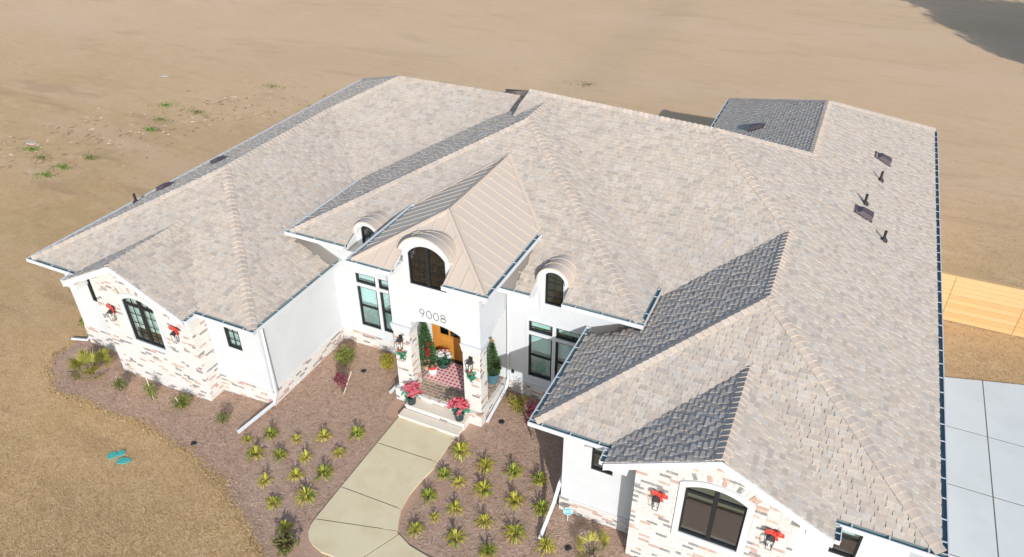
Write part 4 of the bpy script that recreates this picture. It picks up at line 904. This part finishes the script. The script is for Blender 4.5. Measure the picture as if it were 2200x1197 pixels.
for k in range(15):
    a = rg.uniform(0, 2*PI); r = .29*math.sqrt(rg.random()); c = Vector((r*math.cos(a), r*math.sin(a)-.05, .66-r*.6+rg.uniform(-.02, .06)))
    for j in range(6): t = 2*PI*j/6; d = Vector((math.cos(t), math.sin(t), .25)); e = Vector((-math.sin(t), math.cos(t), 0)); b.poly([c, c+d*.055+e*.042, c+d*.10, c+d*.055-e*.042])
tag(b.build('white_flowers', mat('white_petal', (.75, .74, .72), .7), o), kind='stuff')
b = MB(); leaf_cloud(b, (.0, .16, .62), .15, .08, .08, 22, .09, rg, 0); b.build('red_flowers', deep_m, o)
o = empty('snowman_ornament', (-6.44, -1.38, PZ+.006), .25, 'small round snowman ornament with a red scarf on the rug corner', 'ornament')
b = MB(); b.lathe((0, 0, .13), [(.02, -.13), (.10, -.11), (.145, 0), (.12, .09), (.06, .13), (.01, .135)], 18); b.build('body', mat('ornament_white', (.78, .77, .75), .6), o, True)
b = MB(); b.lathe((0, 0, .24), [(.06, 0), (.125, .005), (.13, .03), (.06, .045)], 18); b.build('scarf', red_m, o, True)
b = MB(); b.lathe((0, 0, .34), [(.02, -.07), (.07, -.05), (.075, .0), (.05, .05), (.01, .06)], 14); b.build('head', mat('ornament_brown', (.16, .10, .07), .6), o, True)

# ------------------------------------------------------------------ yard sign, lids, drains
o = empty('yard_sign', (-.45, -4.62, 0), .35, 'blue octagonal security sign on a stake by the right wing', 'yard sign')
b = MB(); b.box(-.012, .012, -.006, .006, -.1, .38); b.build('stake', mat('sign_stake', (.55, .55, .56), .5), o)
def octa(r, y0, y1, m, name, par=o):
    pts = [(r*math.cos(PI/8+k*PI/4), r*.72*math.sin(PI/8+k*PI/4)) for k in range(8)]
    b = MB(); b.prism([(x, y0, z) for x, z in pts], (0, y1-y0, 0)); q = b.build(name, m, par); q.location = (0, 0, .40); q.rotation_euler = (-.5, 0, 0); return q
pn = octa(.135, -.012, -.0, mat('sign_pale_blue', (.42, .72, .85), .5), 'panel'); octa(.118, -.0155, -.0125, mat('sign_blue', (.03, .30, .62), .4), 'sign_face')
tx = bpy.data.curves.new('sign_text', 'FONT'); tx.body = 'ADT'; tx.size = .105; tx.align_x = 'CENTER'; tx.align_y = 'CENTER'; tx.extrude = .001; tx.shear = .15
to = bpy.data.objects.new('tmp', tx); COL.objects.link(to); bpy.context.view_layer.update(); me = bpy.data.meshes.new_from_object(to); bpy.data.objects.remove(to)
lt = bpy.data.objects.new('lettering', me); me.materials.clear(); me.materials.append(mat('sign_white', (.8, .8, .8), .5)); COL.objects.link(lt); lt.parent = o; lt.location = (0, -.0165, .405); lt.rotation_euler = (PI/2-.5, 0, 0)
lid_m = mat('teal_lid', (.07, .36, .34), .55, var=.12, scale=10)
for (x, y, r), lb in zip(((-13.80, -7.93, .14), (-13.62, -7.76, .12), (-13.28, -7.96, .16)), ('round teal utility lid on the lawn, left of a set of three', 'small teal utility lid on the lawn, upper one of a set of three', 'oblong teal utility lid on the lawn, right of a set of three')):
    o = empty('utility_lid', (x, y, G(x)+.01), .5, lb, 'lid', 'utility lids in the lawn'); b = MB(); b.lathe((0, 0, -.05), [(r, 0), (r, .065), (r*.93, .075), (r*.9, .07), (.02, .072)], 18); q = b.build('cover', lid_m, o)
    if r > .15: q.scale = (1.35, .75, 1)
    b = MB(); b.box(-.04, .04, -.01, .01, .022, .035); b.build('grip', lid_m, o)
for (x, y), lb in zip(((-11.81, -6.61), (-8.92, -1.81), (-3.66, -2.01), (-.13, -5.41)), ('black drain cap near the lawn edge of the left bed', 'black drain cap in the courtyard corner left of the porch', 'black drain cap right of the porch downspout', 'black drain cap beside the fan palm at the right bay')):
    o = empty('drain_cap', (x, y, G(x)+.008), 0, lb, 'drain cap', 'black drain caps in the beds'); b = MB(); b.lathe((0, 0, -.05), [(.085, 0), (.085, .06), (.07, .075), (.02, .08)], 16); b.build('cap', black_m, o)
    b = MB(); b.lathe((0, 0, -.02), [(.10, 0), (.10, .034), (.088, .036), (.088, .0)], 16); b.build('rim', pot_m, o)

# ------------------------------------------------------------------ planting
rp = random.Random(31)
frond_m = [mat('frond_%d' % i, c, .6, var=.25, scale=6, rnd=.15, trans=.25, spec=.3) for i, c in enumerate([(.42, .41, .05), (.24, .31, .05), (.50, .45, .08)])]
def frond(mb, c, a, L, w, rise, droop, m, seg=5):
    d = Vector((math.cos(a), math.sin(a), 0)); e = Vector((-math.sin(a), math.cos(a), 0)); pts = []
    for i in range(seg+1):
        t = i/seg; p = Vector(c)+d*(L*t*(1-.25*t*droop))+Vector((0, 0, rise*math.sin(t*2.2)-droop*.10*t*t)); ww = w*(.35+1.3*t*(1-t)*2)*(1 if i < seg else .15); pts.append((p-e*ww, p+e*ww))
    for i in range(seg): mb.poly([pts[i][0], pts[i+1][0], pts[i+1][1], pts[i][1]], m)
def make_tuft(seed, n, L, w, ms):
    rg = random.Random(seed); o = empty('coontie_plant', (0, 0, 0)); b1 = MB()
    for i in range(n):
        a = 2*PI*i/n+rg.uniform(-.25, .25); frond(b1, (0, 0, .02), a, L*rg.uniform(.75, 1.15), w, rg.uniform(.05, .15), rg.uniform(.2, .8), rg.randint(0, len(ms)-1))
    for i in range(n//3):
        a = rg.uniform(0, 2*PI); frond(b1, (0, 0, .02), a, L*.6, w, rg.uniform(.18, .26), .2, rg.randint(0, len(ms)-1))
    b1.build('fronds', ms, o); b = MB(); b.lathe((0, 0, -.03), [(.05, 0), (.045, .05), (.02, .09)], 8); b.build('crown_base', MATS['trunk_bark'], o)
    return o
protos = [make_tuft(1, 27, .33, .015, [frond_m[0], frond_m[2], frond_m[1]]), make_tuft(2, 25, .32, .015, [frond_m[0], frond_m[0], frond_m[2]]), make_tuft(3, 30, .32, .015, [frond_m[1], frond_m[1], frond_m[0]]), make_tuft(4, 21, .27, .014, [frond_m[0], frond_m[2]])]
used = set()
ORD = ['first', 'second', 'third', 'fourth', 'fifth', 'sixth']
LEFT_ROWS = [[(-10.32, -5.92, 3, .85), (-9.79, -5.46, 2, 1), (-8.95, -5.29, 3, .9), (-8.27, -4.86, 1, 1), (-7.41, -4.36, 2, 1.05)], [(-9.68, -6.28, 0, 1.1), (-8.97, -6.04, 2, .95), (-8.25, -5.78, 3, 1), (-7.43, -5.22, 3, 1)],
             [(-8.74, -6.98, 3, 1.05), (-8.07, -6.44, 1, .95), (-7.37, -6.05, 2, 1.1)], [(-8.01, -7.47, 0, .9), (-7.33, -6.92, 0, 1.2)], [(-7.19, -8.0, 1, .9)]]
RIGHT_ROWS = [[(-4.22, -3.67, 0, 1.25), (-3.29, -3.87, 1, 1.15), (-2.46, -3.72, 2, 1.1), (-1.69, -3.67, 2, 1.0)], [(-4.22, -4.64, 2, .95), (-3.69, -4.71, 3, 1.05), (-2.95, -4.65, 0, 1.15), (-2.0, -4.65, 1, 1.15), (-1.23, -4.59, 2, 1.05)],
              [(-4.23, -5.5, 2, 1.0), (-3.37, -5.56, 1, .95), (-2.45, -5.62, 1, 1.0), (-1.56, -5.62, 0, 1.2), (-.65, -5.63, 1, 1.1)], [(-4.01, -6.6, 0, .95), (-3.73, -6.05, 3, .8), (-2.89, -6.4, 0, 1.1), (-1.95, -6.4, 2, 1.0)]]
for side, rows in (('left', LEFT_ROWS), ('right', RIGHT_ROWS)):
    for ri, row in enumerate(rows):
        for ci, (x, y, k, s) in enumerate(row):
            o = protos[k] if k not in used else copy_tree(protos[k]); used.add(k)
            o.location = (x, y, G(x)+.006); o.rotation_euler = (0, 0, rp.uniform(0, 6)); o.scale = (s*1.05,)*3
            nm = 'only' if len(row) == 1 else ORD[ci]+' from left'
            tag(o, 'spiky yellow-green tuft %s of walk, row %s from house, %s' % (side, ('one', 'two', 'three', 'four', 'five')[ri], nm if nm != 'only' else 'alone in front'), 'plant', 'small spiky plants in the beds')

def shrub(name, loc, label, cat, mats, rx, rz, n, size, seed, stems=6, group=None, stake=None, asp=.4, zc=None, up=.5):
    o = empty(name, (loc[0], loc[1], G(loc[0])), rp.uniform(0, 6), label, cat, group); rg = random.Random(seed); b = MB(); zc = zc or rz*1.05
    for k in range(7):
        a = rg.uniform(0, 2*PI); r = rx*.5*rg.random()
        leaf_cloud(b, (r*math.cos(a), r*math.sin(a), zc+rg.uniform(-.3, .3)*rz), rx*rg.uniform(.45, .75), rx*rg.uniform(.45, .75), rz*rg.uniform(.5, .9), n//7, size, rg, .3, rg.randint(0, len(mats)-1), up, asp)
    b.build('leaves', mats, o)
    for k in range(stems):
        a = 2*PI*k/stems+rg.random(); b = MB(); r = rx*rg.uniform(.3, .9)
        b.tube([(0, 0, -.03), (r*.35*math.cos(a), r*.35*math.sin(a), zc*.6), (r*math.cos(a), r*math.sin(a), zc+rz*.5)], [.012, .008, .004], 5); b.build('stem', MATS['trunk_bark'], o)
    if stake:
        b = MB(); b.tube([(0.03, 0, -.05), (0.03+stake[0], stake[1], stake[2])], .013, 6); b.build('stake', mat('pale_stake', (.62, .56, .46), .8) if 'pale_stake' not in MATS else MATS['pale_stake'], o)
    return o
def lm(nm, c, tr=.25): return mat(nm, c, .65, var=.3, scale=7, trans=tr)
gA, gB, gC = lm('leaf_olive', (.15, .17, .045)), lm('leaf_lime', (.24, .28, .05)), lm('leaf_dusty', (.21, .22, .10))
pk1, pk2 = lm('leaf_mauve', (.27, .08, .11)), lm('leaf_plum', (.17, .035, .06)); dk = lm('leaf_maroon', (.09, .03, .035)); yl = lm('leaf_yellow', (.34, .31, .05))
shrub('shrub', (-15.91, -5.75), 'wispy olive shrub with a pale twig, left of three below the left bay', 'shrub', [gA, gC], .30, .28, 420, .11, 1, group='shrubs below the left bay', stake=(-.25, .05, .5), asp=.22)
shrub('shrub', (-14.62, -5.6), 'narrow upright green shrub tied to a stake below the left bay', 'shrub', [gA, gC, gB], .22, .40, 420, .10, 2, group='shrubs below the left bay', stake=(.0, .0, .95), asp=.22)
shrub('shrub', (-13.38, -5.52), 'wide low green shrub with a stake, right of three below the left bay', 'shrub', [gA, gB], .40, .27, 560, .11, 3, group='shrubs below the left bay', stake=(.1, .05, .6), asp=.22)
shrub('shrub', (-11.6, -5.6), 'small dusty green shrub left of the long white downspout', 'shrub', [gC, gA], .26, .24, 320, .10, 4, asp=.25)
shrub('shrub', (-9.62, -1.78), 'bright feathery green shrub in the courtyard corner', 'shrub', [gB, gA], .42, .36, 800, .16, 5, asp=.14, up=1.2)
shrub('shrub', (-8.2, -1.4), 'green shrub tucked behind the left porch column', 'shrub', [gA, yl], .36, .38, 520, .12, 6, asp=.25)
shrub('shrub', (-3.45, -1.38), 'sparse yellow-green shrub right of the porch', 'shrub', [yl, gB], .42, .30, 420, .14, 7, asp=.18)
shrub('red_shrub', (-8.87, -3.02), 'pinkish red shrub with a pale stake in the left bed', 'shrub', [pk1, pk2], .26, .30, 420, .10, 8, stake=(-.30, .25, .95), zc=.62)
shrub('red_shrub', (-2.54, -2.25), 'tall maroon sapling with a pale stem at the edge of shade', 'shrub', [pk2, dk], .26, .55, 480, .10, 9, stake=(-.02, .05, .9), zc=1.0)
shrub('red_shrub', (-6.75, -8.55), 'dark brownish maroon shrub at the walk corner, bottom of the bed', 'shrub', [dk, gA], .34, .26, 520, .11, 10)
shrub('shrub', (-19.85, -3.7), 'green shrub at the far left corner of the house', 'shrub', [gB, gA], .30, .28, 320, .12, 12)
def fan_palm(loc, label, n, L, seed, mats):
    o = empty('fan_palm', (loc[0], loc[1], G(loc[0])), 0, label, 'palm', 'fan palms by the bays'); rg = random.Random(seed)
    for k in range(n):
        a = 2*PI*k/n+rg.uniform(-.3, .3); el = rg.uniform(.35, 1.1); d = Vector((math.cos(a)*math.cos(el), math.sin(a)*math.cos(el), math.sin(el))); r = L*rg.uniform(.5, .8); c = d*r; b = MB()
        b.tube([(0, 0, 0), d*r*.5+Vector((0, 0, .03)), c], [.014, .01, .008], 5, 0)
        e = d.cross(Vector((0, 0, 1))).normalized(); f = e.cross(d)
        for j in range(13):
            t = -1.35+2.7*j/12; q = (d*math.cos(t)+e*math.sin(t)+f*rg.uniform(.0, .15)).normalized(); s = L*.62*(1-.22*abs(t))*rg.uniform(.85, 1.1); wv = q.cross(f).normalized()*s*.05
            b.poly([c, c+q*s*.55+wv+f*.02, c+q*s-Vector((0, 0, .05)), c+q*s*.55-wv+f*.02], rg.randint(0, len(mats)-1))
        b.build('fan_leaf', mats, o)
    b = MB(); b.lathe((0, 0, -.03), [(.07, 0), (.06, .08), (.02, .14)], 8); b.build('crown_base', MATS['trunk_bark'], o)
fan_palm((-17.5, -5.55), 'golden-green fan palm at the left end of the front bed', 20, .80, 3, [mat('palmetto_gold', (.30, .275, .045), .6, var=.3, scale=5, trans=.2), mat('palmetto_olive', (.20, .21, .04), .6, var=.3, scale=5, trans=.2)])
fan_palm((.48, -5.30), 'pale green fan palm beside the right brick bay', 13, .55, 5, [gC, yl, frond_m[2]])

# pine straw litter and dry grass blades
def in_poly(x, y, poly):
    c = False; j = len(poly)-1
    for i in range(len(poly)):
        (xi, yi), (xj, yj_) = poly[i], poly[j]
        if (yi > y) != (yj_ > y) and x < (xj-xi)*(y-yi)/(yj_-yi)+xi: c = not c
        j = i
    return c
def on_walk(x, y): return (-6.72 < x < -4.5 and y > -8.2) or (y < -7.0 and x > -6.6)
straw = MB(); rg = random.Random(77); cnt = 0
while cnt < 34000:
    x, y = rg.uniform(-19.6, 2), rg.uniform(-9, -.6)
    if not in_poly(x, y, BED) or on_walk(x, y) or (PX0 < x < PX1 and y > -3.3): continue
    if (x < -10.6 and y > YW) or (x > -.8 and y > YW) or (LB[0] < x < LB[1] and y > YB) or (x > RBY[0] and y > YB): continue
    px, py, wz = project((x, y, 0))
    cnt += 1
    if not (-40 < px < 2240 and 0 < py < 1240): continue
    a = rg.gauss(.3, .9); d = Vector((math.cos(a), math.sin(a), 0)); L = rg.uniform(.05, .16); e = Vector((-d.y, d.x, 0))*rg.uniform(.003, .008); c = Vector((x, y, G(x)+rg.uniform(.010, .03))); t = Vector((0, 0, rg.uniform(-.008, .010)))
    straw.poly([c-d*L/2-e-t, c+d*L/2-e+t, c+d*L/2+e+t, c-d*L/2+e-t], rg.choice((0, 0, 0, 1, 1, 2, 2, 3)))
tag(straw.build('pine_straw', [mat('straw_%d' % i, c, .9) for i, c in enumerate([(0.528, 0.377, 0.286), (0.456, 0.307, 0.218), (0.648, 0.487, 0.375), (0.300, 0.191, 0.134)])]), 'loose pine straw litter strewn over the planting beds', kind='stuff')
grass = MB(); rg = random.Random(5); cnt = 0; tries = 0
while cnt < 42000 and tries < 900000:
    tries += 1
    px, py = rg.uniform(-30, 2230), rg.uniform(330, 1225)
    d = fw+rt2*((px-1100)/F_PX)-up2*((py-598.5)/F_PX); t = -CAM.z/d.z; x, y = CAM.x+d.x*t, CAM.y+d.y*t
    if rg.random() > min(1, (19/t)**2*1.3): continue
    if -19.1 < x < 7.5 and y > -4.4 or in_poly(x, y, BED) or (x > 7.7 and y < fary(x)+.03) or on_walk(x, y) and y > -9.4: continue
    cnt += 1; z = G(x)
    for k in range(3):
        a = rg.uniform(0, 2*PI); h = rg.uniform(.018, .042); c = Vector((x+rg.uniform(-.03, .03), y+rg.uniform(-.03, .03), z-.003)); e = Vector((math.cos(a), math.sin(a), 0))*rg.uniform(.006, .012); l = Vector((rg.uniform(-.05, .05), rg.uniform(-.05, .05), h))
        grass.poly([c-e, c+e, c+l], rg.choice((0, 0, 0, 1, 1, 2, 3)))
for k in range(5200):
    i = rg.randrange(len(BED_EDGE)-1); u = rg.random(); p, q = BED_EDGE[i], BED_EDGE[i+1]; o_ = rg.gauss(-.03, .11); x = p[0]+(q[0]-p[0])*u+o_*.6; y = p[1]+(q[1]-p[1])*u+o_
    a = rg.uniform(0, 2*PI); h = rg.uniform(.03, .07); c = Vector((x, y, G(x))); e = Vector((math.cos(a), math.sin(a), 0))*rg.uniform(.008, .018); grass.poly([c-e, c+e, c+Vector((rg.uniform(-.07, .07), rg.uniform(-.07, .07), h))], rg.choice((0, 0, 1, 1, 2, 3)))
tag(grass.build('dry_grass', [mat('blade_%d' % i, c, .85, trans=.2) for i, c in enumerate([(.56, .40, .22), (.50, .35, .185), (.63, .48, .29), (.44, .36, .15)])]), 'short dry tan grass blades over the lawn', kind='stuff')

# weeds out in the field
wg = [lm('weed_green', (.14, .26, .035)), lm('weed_olive', (.20, .22, .07))]
WEEDS = [(-34.64, 14.26, 0, .8), (-32.36, 11.01, 0, .5), (-31.93, 14.21, 1, .5), (-36.17, 6.27, 0, .6), (-34.73, 5.74, 1, .5), (-32.69, 5.4, 0, .65), (-32.66, 4.4, 0, .6), (-32.33, 6.83, 1, .5), (-30.79, 19.7, 1, .9), (-11.76, 28.22, 1, 1.0), (-33.08, 12.39, 1, .5)]
WL = ['bright green weed clump, uppermost green patch in the left field', 'bright green weed clump, middle of the left field', 'olive weed clump right of the upper green patch in the left field', 'bright green weed clump nearest the left picture edge', 'olive weed clump just below the leftmost green patch', 'bright green weed clump, upper of two near the left roof corner', 'bright green weed clump, lowest in the left field', 'olive weed clump beside the litter in the left field', 'faded tuft of weeds just beyond the left roof eave', 'faded scrubby weed patch in the field above the main ridge', 'olive weed clump between the two brightest green patches']
for (x, y, k, s), lb in zip(WEEDS, WL):
    o = empty('weed_clump', (x, y, G(x)), 0, lb, 'weeds', 'weed clumps in the field'); rg = random.Random(int(x*-7)); b = MB()
    for i in range(150):
        a = rg.uniform(0, 2*PI); r = s*abs(rg.gauss(0, .55)); c = Vector((r*math.cos(a)*1.5, r*math.sin(a)*.8, 0)); t = rg.uniform(0, 2*PI); e = Vector((math.cos(t), math.sin(t), 0))*.02; b.poly([c-e, c+e, c+Vector((rg.uniform(-.1, .1), rg.uniform(-.1, .1), rg.uniform(.04, .14)))])
    tag(b.build('blades', wg[k], o), kind='stuff')
deb = MB(); rg = random.Random(15)
for k in range(480):
    t = rg.random(); x = -38+9*t+rg.gauss(0, 2.2); y = 3.5+14*t+rg.gauss(0, 1.6); a = rg.uniform(0, PI); d = Vector((math.cos(a), math.sin(a), 0))*rg.uniform(.05, .28); e = Vector((-d.y, d.x, 0))*rg.uniform(.15, .5); c = Vector((x, y, G(x)+.012)); z = Vector((0, 0, rg.uniform(.005, .04)))
    deb.add([c-d, c+e, c+d, c-e, c+z], [(0, 3, 4), (3, 2, 4), (2, 1, 4), (1, 0, 4)], rg.choice((0, 0, 1, 2)))
tag(deb.build('field_litter', [mat('litter_%d' % i, c, .95) for i, c in enumerate([(.33, .235, .145), (.38, .29, .16), (.58, .45, .32)])]), 'scattered clods and dead leaves across the left field', kind='stuff')
rk = mat('pale_rubble', (.50, .42, .32), .95, var=.2, scale=5)
for (x, y, s), lb in zip(((-37.1, 6.9, .42), (-39.1, 18.4, .42), (-31.9, 17.3, .35)), ('pale stone slab beside the leftmost green weeds', 'pale flat rock far out in the upper left field', 'pale flat rock beyond the left roof eave')):
    o = empty('rock', (x, y, G(x)-.03), 0, lb, 'rock', 'pale rocks in the field'); rg = random.Random(int(-x)); b = MB(); n = 9; ang = [2*PI*i/n for i in range(n)]; rr = [s*rg.uniform(.6, 1.1) for _ in ang]
    b.add([(r*math.cos(a)*1.4, r*math.sin(a)*.7, 0) for a, r in zip(ang, rr)]+[(r*.8*math.cos(a)*1.4, r*.8*math.sin(a)*.7, rg.uniform(.04, .06)) for a, r in zip(ang, rr)], [tuple(range(n, 2*n))]+[(i, (i+1) % n, n+(i+1) % n, n+i) for i in range(n)]); b.build('rock_body', rk, o)

# ------------------------------------------------------------------ side fence and off-frame trees
wood = [mat('fence_wood_%d' % i, c, .8, col2=d, scale=3, stretch=(1.2, 1, 14)) for i, (c, d) in enumerate([((.56, .37, .17), (.48, .30, .13)), ((.60, .41, .20), (.52, .34, .16)), ((.53, .35, .17), (.58, .41, .22))])]
o = empty('wood_fence', (7.4, 9.5, 0), 0, 'honey-coloured wooden board fence running off the right side of the house', 'fence')
x = 0.0; k = 0
while x < 6.0:
    L = 1.35 if k == 0 else 2.3; z = .04; nb = 10
    for j in range(nb):
        h = .185; b = MB(); b.box(x+.008, x+L-.008, -.012-.002*(j % 2), .012, z, z+h-.008); b.build('board', wood[rp.randint(0, 2)], o); z += h
    b = MB(); b.box(x+L-.05, x+L+.05, .013, .11, -.2, 1.93); b.build('post', wood[1], o); x += L; k += 1
b = MB(); b.box(-.02, x, -.03, .12, 1.892, 1.925); b.build('cap_rail', wood[1], o)
b = MB(); b.box(x+.06, x+1.2, -.02, .02, .05, 2.7); b.build('gate', wood[2], o)
leafT = [lm('tree_leaf_%d' % i, c, .2) for i, c in enumerate([(.06, .09, .025), (.09, .11, .035), (.045, .07, .02)])]
def tree(x, y, h, r, label, seed):
    o = empty('oak_tree', (x, y, 0), 0, label, 'tree', 'trees right of the house'); rg = random.Random(seed); b = MB(); b.tube([(0, 0, -.2), (.1, 0, h*.25), (0, .15, h*.55), (.1, 0, h*.85)], [.38, .30, .2, .05], 10)
    for k in range(9):
        a = rg.uniform(0, 2*PI); z = h*rg.uniform(.3, .65); q = r*rg.uniform(.5, .85); b.tube([(0, 0, z), (q*.5*math.cos(a), q*.5*math.sin(a), z+h*.08), (q*math.cos(a), q*math.sin(a), z+h*.2)], [.13, .08, .03], 6)
    b.build('trunk', MATS['trunk_bark'], o); b = MB()
    for k in range(34):
        a = rg.uniform(0, 2*PI); q = r*.75*math.sqrt(rg.random()); z = h*rg.uniform(.38, .9); q *= 1-.5*max(0, (z/h-.6)/.4)
        leaf_cloud(b, (q*math.cos(a), q*math.sin(a), z), r*.33, r*.33, h*.10, 200, .55, rg, .2, rg.randint(0, 2), .3, .6)
    b.build('crown', leafT, o)
for (x, y, h, r), lb in zip(((25.5, 40.5, 14, 4.8), (28.0, 33.5, 14, 4.6), (31.0, 27.5, 14, 4.4), (31.5, 37.5, 15, 5.4), (35.0, 31.5, 15, 5.4)),
        ('leafy oak beyond the right edge, farthest from the house', 'leafy oak beyond the right edge, second nearest the field', 'leafy oak beyond the right edge, closest to the driveway', 'broad leafy oak in the outer row beyond the right edge, farther one', 'broad leafy oak in the outer row beyond the right edge, nearer one')):
    tree(x, y, h, r, lb, int(x))
